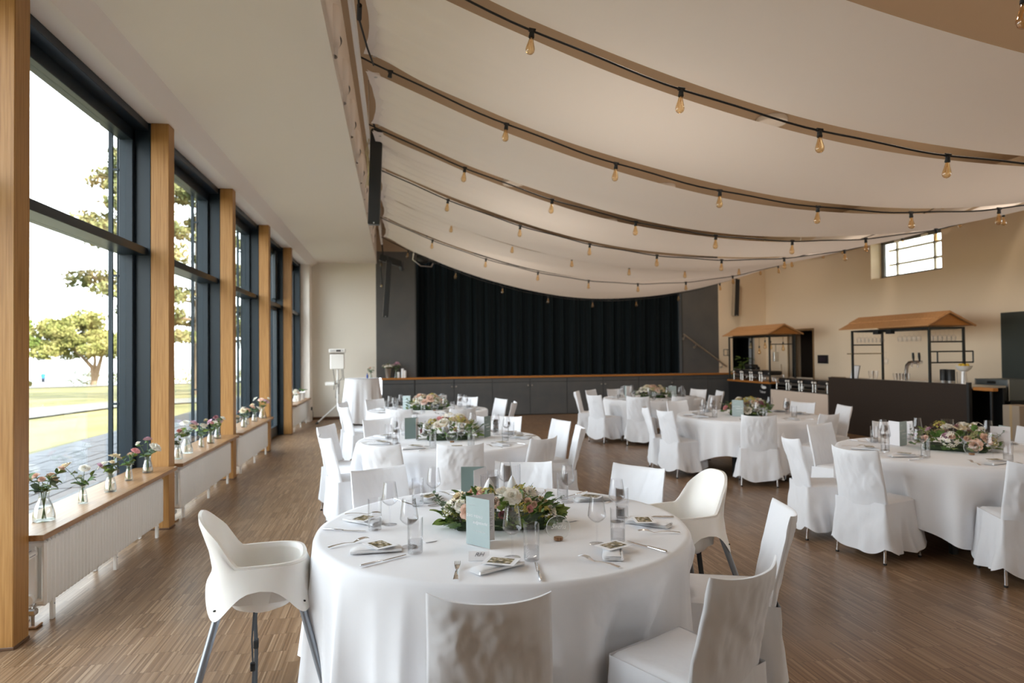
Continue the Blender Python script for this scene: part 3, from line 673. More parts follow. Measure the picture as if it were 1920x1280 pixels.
# one radiator element: front and back tubes joined by rounded heads
def rsec():
    mb = MB(); 
    for x in (-.070, .070): mb.box(x-.016, .006, .0, x+.016, .042, .40, .012)
    mb.box(-.030, .008, .02, .030, .042, .38, .008)
    mb.box(-.084, .007, .0, .084, .041, .045, .014).box(-.084, .007, .36, .084, .041, .405, .014)
    return mb
rsec_me = rsec().mesh('element', m_whitemetal, 40)
valve = MB().cyl((0, 0, 0), (0, -.075, 0), .026, .024, n=14).cyl((0, -.075, 0), (0, -.082, 0), .018, n=14)
def radiator(y0, y1, lab):
    r = empty('radiator', (-2.225, y0, .115), 0, lab, 'radiator', 'white column radiators under the windows')
    n = int((y1-y0)/.05)
    for i in range(n): link('element', rsec_me, r, (0, i*.05, 0))
    for yy in (.10, n*.05*.5, n*.05-.16):
        f = MB().box(.060, yy, -.115, .084, yy+.032, .02, .003).build('foot', m_whitemetal, r); MB().box(-.084, yy, -.115, -.06, yy+.032, .02, .003).build('foot', m_whitemetal, r)
        MB().cyl((.0845, yy+.016, -.02), (.087, yy+.016, -.02), .005, n=8).build('screw', m_ink, f)
    for yy in (.12, n*.05*.5+.1, n*.05-.2): MB().box(.045, yy, .40, .07, yy+.03, .448, .002).build('board_support', m_whitemetal, r)
    v = MB().cyl((.02, 0, .33), (.02, -.10, .33), .022, .024, n=14).build('thermostat', m_whitemetal, r, 40)
    for i in range(8):
        a = 2*pi*i/8; MB().box(.02+.023*cos(a)-.002, -.095, .33+.023*sin(a)-.002, .02+.023*cos(a)+.002, -.03, .33+.023*sin(a)+.002).build('grip', m_ink, v) if i % 2 == 0 else None
    MB().cyl((.0, .0, .05), (0, -.03, .05), .03, n=14).build('plug', m_whitemetal, r, 40)
    pb = MB()
    for px in (-.02, .025): pb.tube([(px, .02, .02), (px, -.02, -.01), (px, -.02, -.11)], .011, 8)
    pb.box(-.05, -.045, -.04, .05, .0, .0, .008)
    pb.build('pipe_set', m_steel, r, 40)
    MB().box(-.06, -.06, -.114, .06, .03, -.10, .004).build('floor_plate', m_sill, r)
    return r
def sill(y0, y1, lab):
    b = MB()
    b.box(-2.44, y0, .565, -2.062, y1, .600, .003)
    return b.build('sill_board', m_sill, None, None, label=lab, category='shelf', group='oak sill boards over the radiators')
bays = [(4.415, 6.897, 'nearest'), (7.068, 9.472, 'second'), (9.643, 12.047, 'third'), (14.718, 17.17, 'farthest')]
for y0, y1, w in bays:
    radiator(y0+.19, y1-.11, '%s white column radiator under the window sill board' % w)
    sill(y0, y1, '%s oak sill board over a radiator, counted from the camera' % w)

# ================================================================== chairs with white covers
def chair_meshes(seed):
    rn = random.Random(seed); sd = seed*5.3
    back = MB()
    # closed curved shell with rounded border
    H0, H1 = .405, .862
    def bk(u, v, side):
        s = u-.5; z = lerp(H0, H1, v)
        w = lerp(.425, .405, v)
        w *= 1+.0*v
        x = s*w
        yc = -.200-.135*v**1.15
        curv = .060*(2*s)**2*(.35+.65*v)
        th = .020*(1-abs(2*s)**6*.6)*(1-.35*v)
        if v > .93: th *= (1-((v-.93)/.07)**2*.6)
        y = yc+curv+side*th
        z += (.018*abs(2*s)**3)*v**3
        wr = .008*noise.noise(Vector((x*9+sd, z*5+x*6, side*3+sd)))+.006*noise.noise(Vector((x*24+z*10+sd, z*9-x*8, side+sd)))
        al = .85 if seed == 1 else 1.2+.4*sin(seed*2.1); wa = .8 if seed == 1 else .45; q1 = x*cos(al)+z*sin(al); q2 = -x*sin(al)+z*cos(al)
        rg = 1-abs(noise.noise(Vector((q1*3+sd, q2*19+1.5*noise.noise(Vector((q1*6, q2*6, sd))), side*4+sd))))*2.4
        rg2 = 1-abs(noise.noise(Vector((q1*5-sd, q2*34, side*4-sd))))*2.4
        wr -= side*wa*(.0065*max(0, rg)**3+.0035*max(0, rg2)**3)*(-1)*(.5 if side > 0 else 1.0)*(1-abs(2*s)**8)
        wr *= min(1, max(0, (z-.47)/.08))*min(1, max(.15, (H1-z)/.05)); return (x, y+wr*(.6+.6*(side < 0)), z)
    nu, nv = 40, 36
    pts = []
    loop = [(u/nu, 1) for u in range(nu+1)]+[(1-u/nu, -1) for u in range(nu+1)]
    for j in range(nv+1):
        for u, sd_ in loop: pts.append(bk(u, j/nv, sd_))
    w = len(loop); fs = [(j*w+i, j*w+(i+1) % w, (j+1)*w+(i+1) % w, (j+1)*w+i) for j in range(nv) for i in range(w)]
    k = nv*w
    for i in range(nu): fs.append((k+i, k+i+1, k+w-2-i, k+w-1-i))
    back.add(pts, fs)
    seat = MB()
    def st(u, v):
        x = (u-.5)*.425; y = -.20+.395*v
        ex = 1-abs(2*u-1)**8; ey = 1-abs(2*v-1)**8
        z = .452+.024*(min(ex, ey))**.5+.004*noise.noise(Vector((x*8+sd, y*8, 1)))-.006*sin(pi*u)*sin(pi*v)
        return (x*(1-.02*(1-v)), y, z)
    seat.grid(st, 18, 18)
    skirt = MB()
    per = []
    hw, y0, y1 = .2165, -.222, .198
    def outline(t):
        # rounded rectangle, t in 0..1, starting at the back middle, going clockwise
        L_ = [2*hw, (y1-y0), 2*hw, (y1-y0)]; tot = sum(L_); d = t*tot
        if d < L_[0]: return (-hw+d, y0), (0, -1), d/L_[0]
        d -= L_[0]
        if d < L_[1]: return (hw, y0+d), (1, 0), d/L_[1]
        d -= L_[1]
        if d < L_[2]: return (hw-d, y1), (0, 1), d/L_[2]
        d -= L_[2]
        return (-hw, y1-d), (-1, 0), d/L_[3]
    ph = [rn.uniform(0, 6.28) for _ in range(6)]
    def sk(u, v):
        (x, y), (nx, ny), q = outline(u)
        corner = abs(2*q-1)**4
        fl = v**1.5
        side = 1 if abs(nx) > .5 else 0
        amp = (.030 if side else .008)*fl*(1-corner*.7)
        f = amp*sin(q*pi*(3 if side else 2)+ph[0]+v*1.6+side*ph[1])+amp*.6*sin(q*pi*7+ph[2]-v*2.5)
        f += .010*noise.noise(Vector((x*12+sd, y*12, v*4+sd)))*min(1, v*3)
        flare = .018*fl+(.022*fl if side else .010*fl)
        hem = .085+.045*corner-.02*sin(pi*q)*(1-side*.4)+.007*sin(q*9+ph[3])
        z = lerp(.462, hem, v)
        cx = flare*corner
        X = x+nx*(flare+f)+(math.copysign(cx*.5, x) if not side else 0); Y = y+ny*(flare+f)+(math.copysign(cx*.5, y) if side else 0)
        return (X, Y, z)
    skirt.grid(sk, 120, 16, wrap=True)
    return back.mesh('back_cover', m_cover, 70), seat.mesh('seat_cover', m_cover, 70), skirt.mesh('skirt', m_cover, 180)
CH = [chair_meshes(k) for k in range(4)]
leg_mesh = {}
for sx in (-1, 1):
    for sy in (-1, 1):
        leg_mesh[sx, sy] = (MB().cyl((sx*.19, sy*.18, .44), (sx*.205, sy*.212-(.012 if sy < 0 else 0), .012), .0115, n=12).mesh('leg', m_chrome, 40),
                            MB().cyl((sx*.205, sy*.212-(.012 if sy < 0 else 0), .014), (sx*.206, sy*.212-(.012 if sy < 0 else 0), 0), .0135, n=12).mesh('foot_cap', m_rubber, 40))
def covered_chair(x, y, face, var, label, group):
    """face: direction the sitter looks (radians)"""
    c = empty('covered_chair', (x, y, 0), face-pi/2, label, 'chair', group)
    b, s, k = CH[var % len(CH)]
    link('back_cover', b, c); link('seat_cover', s, c); link('skirt', k, c)
    for key, (lm, fm) in leg_mesh.items():
        l = link('leg', lm, c); link('foot_cap', fm, l)
    return c
TABLES = {1: (.545, 3.50), 2: (.55, 7.05), 3: (.50, 10.85), 4: (4.90, 12.40), 5: (4.80, 8.65), 6: (4.85, 5.20)}
TNAME = {1: 'nearest table', 2: 'middle left-row table', 3: 'farthest left-row table', 4: 'farthest right-row table', 5: 'middle right-row table', 6: 'nearest right-row table'}
# positions of the top edge of each chair back
BACKS = {1: [(.27, 2.11), (1.26, 2.20), (1.93, 3.05), (1.66, 4.41), (.92, 4.78), (-.16, 4.73)],
 2: [(-.72, 6.62), (-.81, 7.65), (-.18, 5.91), (.55, 5.73), (1.37, 6.02), (1.93, 6.79), (1.92, 7.56), (1.37, 8.25), (-.25, 8.31)],
 3: [(-.82, 10.33), (-.92, 11.25), (-.40, 11.95), (.01, 9.65), (.95, 9.50), (1.29, 12.10), (1.82, 11.34), (1.88, 10.50)],
 4: [(3.49, 13.0), (3.93, 13.50), (3.49, 11.84), (4.12, 11.15), (4.55, 13.71), (4.89, 10.95), (5.62, 11.13), (6.16, 12.95), (6.26, 12.20)],
 5: [(3.42, 9.05), (3.45, 8.47), (4.29, 7.43), (4.30, 10.02), (6.06, 9.25), (5.25, 7.42), (6.22, 8.47)],
 6: [(3.45, 5.59), (3.51, 4.78), (4.36, 6.49), (5.29, 6.52), (4.29, 3.84), (6.2, 5.6), (5.9, 4.4)]}
def clock(t, x, y):
    dx, dy = x-TABLES[t][0], y-TABLES[t][1]
    # as seen from the camera: 12 o'clock = away from it
    va = math.atan2(TABLES[t][0], TABLES[t][1]); a = math.atan2(dx, dy)-va
    return int(round((math.degrees(a) % 360)/30)) % 12 or 12
NUMW = ['', 'one', 'two', 'three', 'four', 'five', 'six', 'seven', 'eight', 'nine', 'ten', 'eleven', 'twelve']
SEATS = {t: [] for t in TABLES}
used_lab = set()
rv = random.Random(77)
for t, lst in BACKS.items():
    for (bx, by) in lst:
        dx, dy = TABLES[t][0]-bx, TABLES[t][1]-by; dd_ = math.hypot(dx, dy); face = math.atan2(dy, dx)
        sx, sy = bx+dx/dd_*.335, by+dy/dd_*.335
        ck = clock(t, bx, by); lab = "white-covered chair at the %s o'clock side of the %s" % (NUMW[ck], TNAME[t])
        while lab in used_lab:
            ck = ck % 12+1; lab = "white-covered chair at the %s o'clock side of the %s" % (NUMW[ck], TNAME[t])
        used_lab.add(lab)
        covered_chair(sx, sy, face+rv.uniform(-.05, .05), 1 if (t, bx) in ((1, .27), (2, .55)) else rv.choice((0, 2, 3)), lab, 'white-covered chairs around the round tables')
        SEATS[t].append((math.atan2(-dy, -dx), ck, 'c'))

# ================================================================== round tables and their cloths
TR = .95
def round_table(t):
    x, y = TABLES[t]
    tb = empty('round_table', (x, y, 0), 0, 'round banquet table hidden under the white cloth, %s' % TNAME[t], 'table', 'round banquet tables')
    MB().lathe([(.001, .72), (TR-.02, .72), (TR-.01, .725), (TR-.01, .748), (TR-.02, .752), (.001, .752)], 48).build('tabletop', m_sill, tb, 40)
    for k in range(4):
        a = pi/4+k*pi/2; MB().box(-.025, -.025, 0, .025, .025, .72, .004).xform(Matrix.Translation((.62*cos(a), .62*sin(a), 0))).build('leg', m_blacksteel, tb)
def tablecloth(t, seed):
    x, y = TABLES[t]; rn = random.Random(seed)
    pins = [a for a, c, k in SEATS[t] if k == 'c']
    ph = [rn.uniform(0, 6.28) for _ in range(10)]
    nth, nd = 288, 26
    mb = MB(); mb.add([(0, 0, .757)], [])
    rings = []
    # top disc rings
    def ang(i): return 2*pi*i/nth
    prof = [(r, 'top') for r in (.15, .35, .55, .72, .85, .92, .945)]
    vs = []
    for r, _ in prof:
        for i in range(nth):
            a = ang(i); z = .757+.0025*noise.noise(Vector((r*cos(a)*5+seed, r*sin(a)*5, seed)))
            vs.append((r*cos(a), r*sin(a), z))
    nt_ = len(prof)
    for j in range(1, nd+1):
        q = j/nd
        for i in range(nth):
            a = ang(i)
            hem = (.20 if t != 1 else .12)+(.10 if t != 1 else .06)*cos(4*(a-ph[0]))+.012*sin(a*7+ph[1])
            s = q; z = .757-.012*min(1, s*12)-(.745-hem)*max(0, s-.02)
            fold = .75*(1-2*abs(sin(a*7+ph[2]+.8*sin(a*3+ph[3])))**.85)+.35*(1-2*abs(sin(a*12+ph[4]+1.1*sin(a*5+ph[5]))))+.25*sin(a*9+ph[6])
            low = max(0, (.72-z)/.62)
            r = .952+.008*min(1, s*12)+low**.8*(.036+(.064 if t != 1 else .085)*fold)+.004*noise.noise(Vector((a*4, z*3, seed)))
            r += .035*max(0, cos(4*(a-ph[0])))**3*low*-1+.02*low
            for p in pins:
                d = abs((a-p+pi) % (2*pi)-pi)
                if d < .30:
                    w = .5+.5*cos(pi*d/.30); w = min(1, w*1.7)
                    zz = min(1, max(0, (.66-z)/.20))
                    r = lerp(r, min(r, .880+.034*fold), w*zz)
            vs.append((r*cos(a), r*sin(a), z))
    mb.add(vs, [])
    fs = [(0, 1+i, 1+(i+1) % nth) for i in range(nth)]
    tot = nt_+nd
    for j in range(tot-1):
        for i in range(nth):
            fs.append((1+j*nth+i, 1+(j+1)*nth+i, 1+(j+1)*nth+(i+1) % nth, 1+j*nth+(i+1) % nth))
    mb.f = fs; mb.mi = [0]*len(fs)
    o = mb.build('tablecloth', m_linen, None, 180, label='white floor-length linen cloth draped over the %s' % TNAME[t], category='tablecloth', group='white linen cloths on the round tables')
    o.location = (x, y, 0); return o
for t in TABLES: round_table(t); tablecloth(t, t)
# ================================================================== high chairs
def high_chair_parts():
    def sup(th, a, b, e=.62):
        c, s = cos(th), sin(th); return (a*math.copysign(abs(c)**e, c), b*math.copysign(abs(s)**e, s))
    def rise(th):
        c = max(0., -sin(th)); t = min(1, max(0, (c-.30)/.30)); x = sup(th, 1, 1)[0]; return (t*t*(3-2*t))*math.sqrt(max(0, 1-(abs(x)/.99)**3.0))
    n = 72
    rings = []
    def ring(a, b, zf, yo=lambda th: 0):
        r = []
        for i in range(n):
            th = 2*pi*i/n; x, y = sup(th, a, b); r.append((x, y+yo(th), zf(th)))
        rings.append(r)
    low = lambda th: .615-.125*abs(sin(2*th))**1.6
    bk = lambda th: -.075*rise(th)
    nar = lambda a, th: a
    ring(.250, .240, low); ring(.228, .219, lambda th: lerp(low(th), .70, .5)); ring(.214, .203, lambda th: .69+.0*th, lambda th: -.01*rise(th))
    for t in (.33, .66, .9): ring(.214-.012*t, .203, lambda th, t=t: .70+.215*rise(th)*t, lambda th, t=t: bk(th)*t)
    ring(.205, .198, lambda th: .712+.218*rise(th), bk); ring(.190, .184, lambda th: .712+.218*rise(th), bk); ring(.182, .176, lambda th: .70+.205*rise(th), bk)
    for t in (.6, .3): ring(.18, .172, lambda th, t=t: .69+.205*rise(th)*t, lambda th, t=t: bk(th)*t)
    ring(.172, .165, lambda th: .64, lambda th: 0); ring(.165, .158, lambda th: .53); ring(.12, .11, lambda th: .512); ring(.02, .02, lambda th: .510)
    mb = MB(); vs = [p for r in rings for p in r]; k = len(rings)
    mb.add(vs, [(j*n+i, j*n+(i+1) % n, (j+1)*n+(i+1) % n, (j+1)*n+i) for j in range(k-1) for i in range(n)]+[tuple((k-1)*n+i for i in range(n))])
    # narrow the raised back to a rounded top
    for i, (x, y, z) in enumerate(mb.v):
        if z > .72 and y < -.05:
            t = (z-.70)/.215; mb.v[i] = (x*(1-.10*t), y, z)
    shell = mb.mesh('seat_shell', m_pvc, 50)
    bowl = MB().lathe([(.001, .455), (.07, .460), (.13, .485), (.168, .53), (.176, .60)], 32).mesh('seat_bowl', m_pvc, 60)
    tray = MB().lathe([(.0, .0), (.055, .004), (.062, .02), (.058, .022), (.05, .008), (.0, .006)], 20).mesh('cup_recess', m_pvc, 60)
    return shell, bowl, tray
hc_shell, hc_bowl, hc_tray = high_chair_parts()
def high_chair(x, y, face, lab):
    h = empty('high_chair', (x, y, 0), face-pi/2, lab, 'high chair', 'white plastic high chairs at the nearest table')
    sh = link('seat_shell', hc_shell, h)
    link('seat_bowl', hc_bowl, h)
    for sx in (-1, 1):
        for sy in (-1, 1):
            p, q = Vector((sx*.160, sy*.152, .60)), Vector((sx*.285, sy*.315, .012))
            l = MB().cyl(p, q, .0165, n=14).build('leg', m_alu, h, 40)
            MB().cyl(q+Vector((0, 0, .012)), q-Vector((0, 0, .012)), .019, n=14).build('foot_cap', m_rubber, l, 40)
            MB().cyl((sx*.185, sy*.178, .535), (sx*.199, sy*.1915, .535), .004, n=8).build('screw', m_rubber, sh)
    m_strap = mat('black_webbing', (.025, .027, .03), .8)
    for dx, w_, z1, nm in ((-.12, .028, .02, 'strap'), (.11, .012, .10, 'strap')):
        s = MB().tube([(dx, -.03, .50), (dx*1.1, -.04, .36), (dx*1.12, -.035, .22), (dx*1.05, -.04, z1)], w_/2, 8, flat=.12).build(nm, m_strap, h, 60)
        MB().box(dx*1.12-w_*.7, -.048, .22, dx*1.12+w_*.7, -.024, .26, .004).build('buckle', m_rubber, s)
    return h
high_chair(-.63, 3.36, R(8), 'white plastic high chair on the left of the nearest table')
high_chair(1.66, 3.78, R(193), 'white plastic high chair on the right of the nearest table')

# ================================================================== glassware, cutlery, paper
ZT = .7605
bowl_me = MB().lathe([(.004, .098), (.014, .101), (.030, .112), (.0405, .124), (.0425, .130), (.0415, .142), (.037, .175), (.0325, .205), (.0305, .221), (.0298, .2212), (.0318, .205), (.0362, .175), (.0405, .143), (.0413, .131), (.0395, .126), (.029, .1145), (.013, .104), (.001, .1025)], 28).mesh('bowl', m_glass, 60)
stem_me = MB().lathe([(.0105, .003), (.006, .007), (.0038, .015), (.0034, .06), (.0040, .094), (.007, .0995)], 12).mesh('stem', m_glass, 60)
foot_me = MB().lathe([(.001, .0), (.036, .0), (.0365, .0012), (.030, .0026), (.011, .0045), (.001, .006)], 28).mesh('foot', m_glass, 60)
tumb_me = MB().lathe([(.001, .0), (.030, .0), (.0315, .002), (.0318, .060)], 28).lathe([(.0318, .060), (.0352, .064), (.0352, .070), (.0342, .073), (.0345, .158), (.0335, .1585), (.0325, .156), (.0322, .075), (.030, .066), (.0285, .012), (.001, .010)], 28).mesh('body', m_glass, 50)
m_cut = glassmat('cut_glass', (.97, .975, .98), (.80, .82, .84), gloss=.6, power=1.6, base=.09, rough=.02)
def cutwall(u, v):
    a = 2*pi*u; d = .0008*(abs(((u*20+v*5) % 1)-.5)+abs(((u*20-v*5) % 1)-.5))*2
    return ((.0322+d)*cos(a), (.0322+d)*sin(a), .004+.054*v)
cut_me = MB().grid(cutwall, 80, 20, wrap=True).mesh('cut_pattern', m_cut, None)
def fork():
    mb = MB(); n = 12
    def prof(v):
        # along the length: handle end at 0, neck at .6, tines
        w = lerp(.0105, .0035, min(1, v/.55)) if v < .55 else lerp(.0035, .0125, min(1, (v-.55)/.2))
        z = .004+.010*sin(pi*min(1, v/.62))*.6+(.012*sin(pi*(v-.62)/.5) if v > .62 else 0)
        return w, z
    def g(u, v):
        vv = v*.76; w, z = prof(vv); return ((u-.5)*2*w, -.10+.205*vv, z+.0012*(1-(2*u-1)**2))
    mb.grid(g, 4, 18)
    for i in range(4):
        x = -.0105+.007*i; pts = []
        for k in range(6):
            v = .74+.26*k/5; w, z = prof(v); pts.append((x*(1 if k < 5 else .95), -.10+.205*v, z+.001))
        mb.tube(pts, [.0021, .0021, .0020, .0019, .0017, .0008], 6)
    return mb.mesh('fork', m_chrome, 60)
fork_me = fork()
kn_me = (MB().tube([(0, -.115, .005), (0, -.11, .005), (0, -.04, .0045), (0, -.012, .0045), (0, -.005, .004)], [.004, .0075, .0065, .0050, .0045], 10, flat=.6)).mesh('handle', m_chrome, 60)
kb = MB(); kb.grid(lambda u, v: ((-.0075+.0155*u-(.004*v**4)*u)*(1 if v < .9 else 1-.6*(v-.9)*10*u), -.01+.125*v, .0035+.0008*sin(pi*u)), 4, 14)
kblade_me = kb.mesh('blade', m_chrome, 60)
# folded napkin: rolled strip of three layers with soft edge
nap = MB()
def napf(k):
    return lambda u, v: ((u-.5)*(.085-.008*k)*(1+.05*sin(v*7+k)), (v-.5)*(.235-.012*k), .003+.006*k+.0045*(1-abs(2*u-1)**5)*(1-abs(2*v-1)**12)+.0012*noise.noise(Vector((u*5, v*9, k*3))))
for k in range(3): nap.grid(napf(k), 8, 20)
nap.tube([(.040, -.112+.224*i/8, .0085) for i in range(9)], .0075, 8, flat=.8)
nap_me = nap.mesh('napkin', m_napkin, 60)
# photo card: white board with a printed picture
m_card = mat('white_card', (.88, .88, .90), .6)
m_photo = mat('printed_photo', (.1, .1, .05), .35)
def _photo():
    mt = m_photo; v = coords(mt, (7, 7, 7), 'Generated'); n = N(mt, 'ShaderNodeTexNoise'); n.inputs['Scale'].default_value = .62; n.inputs['Detail'].default_value = 6; L(mt, v, n.inputs['Vector'])
    r = N(mt, 'ShaderNodeValToRGB'); e = r.color_ramp.elements
    for _ in range(3): e.new(.5)
    for i, (p, c) in enumerate([(.30, (.02, .025, .03)), (.44, (.08, .07, .02)), (.52, (.26, .19, .05)), (.60, (.62, .56, .50)), (.66, (.75, .73, .70))]): e[i].position = p; e[i].color = (*c, 1)
    L(mt, n.outputs['Fac'], r.inputs[0]); L(mt, r.outputs[0], bsdf(mt).inputs['Base Color'])
_photo()
card_me = MB().box(-.070, -.052, 0, .070, .052, .0012).mesh('board', m_card)
pict_me = MB().box(-.050, -.034, .0013, .050, .038, .0016).mesh('picture', m_photo)
line_me = MB().box(-.02, -.0445, .0013, .02, -.0425, .0016).mesh('caption', m_ink)
GRP = lambda s: s
def place(t, th, ck, rnd, extra=False):
    cx, cy = TABLES[t]; er = Vector((cos(th), sin(th), 0)); lf = Vector((sin(th), -cos(th), 0))
    where = "at the %s o'clock seat of the %s" % (NUMW[ck], TNAME[t])
    def pos(r, l, z=ZT): return Vector((cx, cy, z))+er*r+lf*l
    rz = th+pi/2        # local +y points to the table centre
    j = lambda a: rnd.uniform(-a, a)
    # napkin with the card on it
    na = rz+R(-38)+j(.25)
    link('napkin', nap_me, None, pos(.745+j(.01), .0+j(.01)), (0, 0, na), label='folded white napkin '+where, category='napkin', group='folded napkins')
    c = empty('photo_card', pos(.725+j(.012), -.01+j(.012), ZT+.0258), rz+j(.35), 'white photo card '+where, 'card', 'photo cards on the napkins')
    link('board', card_me, c); link('picture', pict_me, c); link('caption', line_me, c)
    f = link('fork', fork_me, None, pos(.79, .165+j(.012)), (0, 0, rz+j(.12)), label='silver table fork '+where, category='fork', group='table forks')
    k = empty('table_knife', pos(.79, -.165+j(.012)), rz+j(.12), 'silver table knife '+where, 'knife', 'table knives')
    link('handle', kn_me, k); link('blade', kblade_me, k)
    w = empty('wine_glass', pos(.595+j(.012), -.055+j(.012)), j(3), 'tall clear wine glass '+where, 'wine glass', 'wine glasses on the tables')
    link('bowl', bowl_me, w); link('stem', stem_me, w); link('foot', foot_me, w)
    u = empty('tumbler', pos(.635+j(.012), -.145+j(.012)), j(3), 'clear cut-glass water tumbler '+where, 'tumbler', 'water tumblers on the tables')
    link('body', tumb_me, u); link('cut_pattern', cut_me, u)
PLACES = {1: [-101, -57, -15, 35, 73, 118, 167, -150]}
for t in (2, 3, 4, 5, 6): PLACES[t] = [math.degrees(a) for a, c, k in SEATS[t]]
rp = random.Random(31)
for t, angs in PLACES.items():
    taken = set()
    for a in angs:
        th = R(a); ck = clock(t, TABLES[t][0]+cos(th), TABLES[t][1]+sin(th))
        while ck in taken: ck = ck % 12+1
        taken.add(ck); place(t, th, ck, rp)

# ---------------- folded menu cards
m_sage = mat('sage_green_card', (.40, .48, .475), .6); m_sage_d = mat('dark_sage_card', (.16, .21, .19), .6); m_grey_in = mat('pale_grey_card', (.72, .70, .72), .6)
t_das = text_mesh('DAS MENÜ', .0175, m_etch, 'menu_title', spacing=1.25); t_zur = text_mesh('aufgetischt', .021, m_etch, 'menu_script', shear=.35); t_dat = text_mesh('16. SEPTEMBER 2023', .0065, m_etch, 'menu_date', spacing=1.3); t_top = text_mesh('HOCHZEIT', .0065, m_etch, 'menu_head', spacing=1.3)
t_lines = MB()
for i in range(15):
    if i in (3, 8, 12): continue
    wl_ = .030+.012*((i*7) % 5)/5; t_lines.box(-wl_, -.0003, .05+.0072*i, wl_, 0, .0525+.0072*i)
tl_me = t_lines.mesh('menu_lines', m_ink)
def menu(x, y, rz, lab, mt=None, spread=R(62), w=.148, h=.221):
    c = empty('menu_card', (x, y, ZT), rz, lab, 'menu card', 'folded menu cards standing on the tables')
    # spine at origin, front leaf along local +x, rear leaf opened behind it
    fl = MB().box(0, -.0009, 0, w, .0009, h).build('front_leaf', mt or m_sage, c)
    def put(me, x_, z_, y_=-.0014): return link(me.name, me, fl, (x_, y_, z_), (R(90), 0, 0))
    put(t_das, .055, .135); put(t_zur, .088, .108); put(t_dat, .085, .068); put(t_top, .04, .185)
    rl = MB().box(0, -.0009, 0, w*.95, .0009, h).build('rear_leaf', m_grey_in, c, rot=(0, 0, spread))
    link('menu_lines', tl_me, rl, (w*.62, -.0012, 0))
    return c
# ---------------- table sign: clear disc on a wooden foot
def sign(t, x, y, rz, word, lab):
    s = empty('table_sign', (x, y, ZT), rz, lab, 'table sign', 'round acrylic table signs')
    d = MB(); n = 40; vs = [(.056*cos(2*pi*i/n), yy, .058+.056*sin(2*pi*i/n)) for yy in (-.0015, .0015) for i in range(n)]
    d.add(vs, [tuple(range(n)), tuple(range(2*n-1, n-1, -1))]+[(i, i+n, (i+1) % n+n, (i+1) % n) for i in range(n)])
    p = d.build('disc', m_acryl, s)
    MB().tube([(.056*cos(2*pi*i/48), 0, .058+.056*sin(2*pi*i/48)) for i in range(49)], .0013, 6, caps=False).build('rim', m_etch, p, 60)
    link('word', text_mesh(word, .032, m_etch, 'sign_word', shear=.4), p, (0, -.0022, .062), (R(90), 0, 0))
    MB().box(-.0017, -.0017, .0017, .0017, .0017, .002).build('slot', m_ink, s)
    MB().lathe([(.001, 0), (.021, 0), (.022, .002), (.022, .013), (.001, .0135)], 20).build('wood_slice', woodmat('bark_slice', (.16, .07, .03), (.30, .16, .08), (.5, .36, .22), 'z'), s, 40)
m_wax = mat('white_wax', (.86, .85, .84), .5, **{'Subsurface Weight': .2, 'Subsurface Radius': (.01, .008, .006)})
def candle(t, x, y, r, h, ch, lab):
    c = empty('candle_glass', (x, y, ZT), 0, lab, 'candle', 'white candles in glass cylinders')
    MB().lathe([(.001, 0), (r, 0), (r, h), (r-.0022, h), (r-.0022, .006), (.001, .006)], 32).build('cylinder', m_glass, c, 50)
    k = MB().lathe([(.001, .007), (r*.74, .007), (r*.76, .012), (r*.76, ch*.62), (r*.70, ch*.68), (r*.38, ch*.88), (r*.08, ch), (.001, ch)], 24).build('pillar_candle', m_wax, c, 40)
    MB().tube([(0, 0, ch-.004), (.001, 0, ch+.008), (.004, 0, ch+.016)], .0012, 6).build('wick', m_etch, k)

# ================================================================== flowers
def petal_ring(mb, n, r0, r1, z0, h, out, droop, wid, ph, k=4):
    for i in range(n):
        a0 = 2*pi*i/n+ph
        def g(u, v, a0=a0):
            s = 2*u-1; a = a0+s*wid*(.35+.65*sin(pi*(.15+.75*v)))
            rr = lerp(r0, r1, v**.8)+out*v*v; z = z0+h*v*(1-.25*s*s*v)-droop*v**3
            return (rr*cos(a), rr*sin(a), z)
        mb.grid(g, k, k)
def rose(open_=.6):
    mb = MB()
    petal_ring(mb, 3, .10, .22, .15, .75, -.05, 0, 1.2, .2); petal_ring(mb, 4, .2, .40, .10, .78, .02, .02, 1.0, .7)
    petal_ring(mb, 5, .3, .60, .05, .75, .08*open_*2, .08, .80, .1); petal_ring(mb, 6, .35, .80, .0, .66, .20*open_*2, .16, .68, .5)
    petal_ring(mb, 6, .35, .95, -.02, .48, .25*open_*2, .20, .62, 0.0)
    return mb
def ranun():
    mb = MB()
    for k in range(6): petal_ring(mb, 7, .12+.05*k, .2+.16*k, .18-.03*k, .52-.06*k, .03*k, .03*k, .55, .37*k, 3)
    return mb
def hydr(seed):
    mb = MB(); r = random.Random(seed)
    for k in range(26):
        p = Vector((r.gauss(0, 1), r.gauss(0, 1), abs(r.gauss(0, 1))+.1)).normalized()*.85
        q = p.to_track_quat('Z', 'Y').to_matrix().to_4x4(); st = len(mb.v)
        for i in range(4):
            a = pi/2*i; mb.add([(0, 0, 0), (.14*cos(a-.6), .14*sin(a-.6), .05), (.26*cos(a), .26*sin(a), .04), (.14*cos(a+.6), .14*sin(a+.6), .05)], [(0, 1, 2, 3)])
        mb.xform(Matrix.Translation(p) @ q @ Matrix.Rotation(r.uniform(0, 1.5), 4, 'Z'), st)
    return mb
def petalmat(name, c, c2): 
    mt = mat(name, c, .7, spec=.2, **{'Subsurface Weight': .12, 'Subsurface Radius': (.004, .003, .002)}); vary(mt, [c2, c], nscale=14); return mt
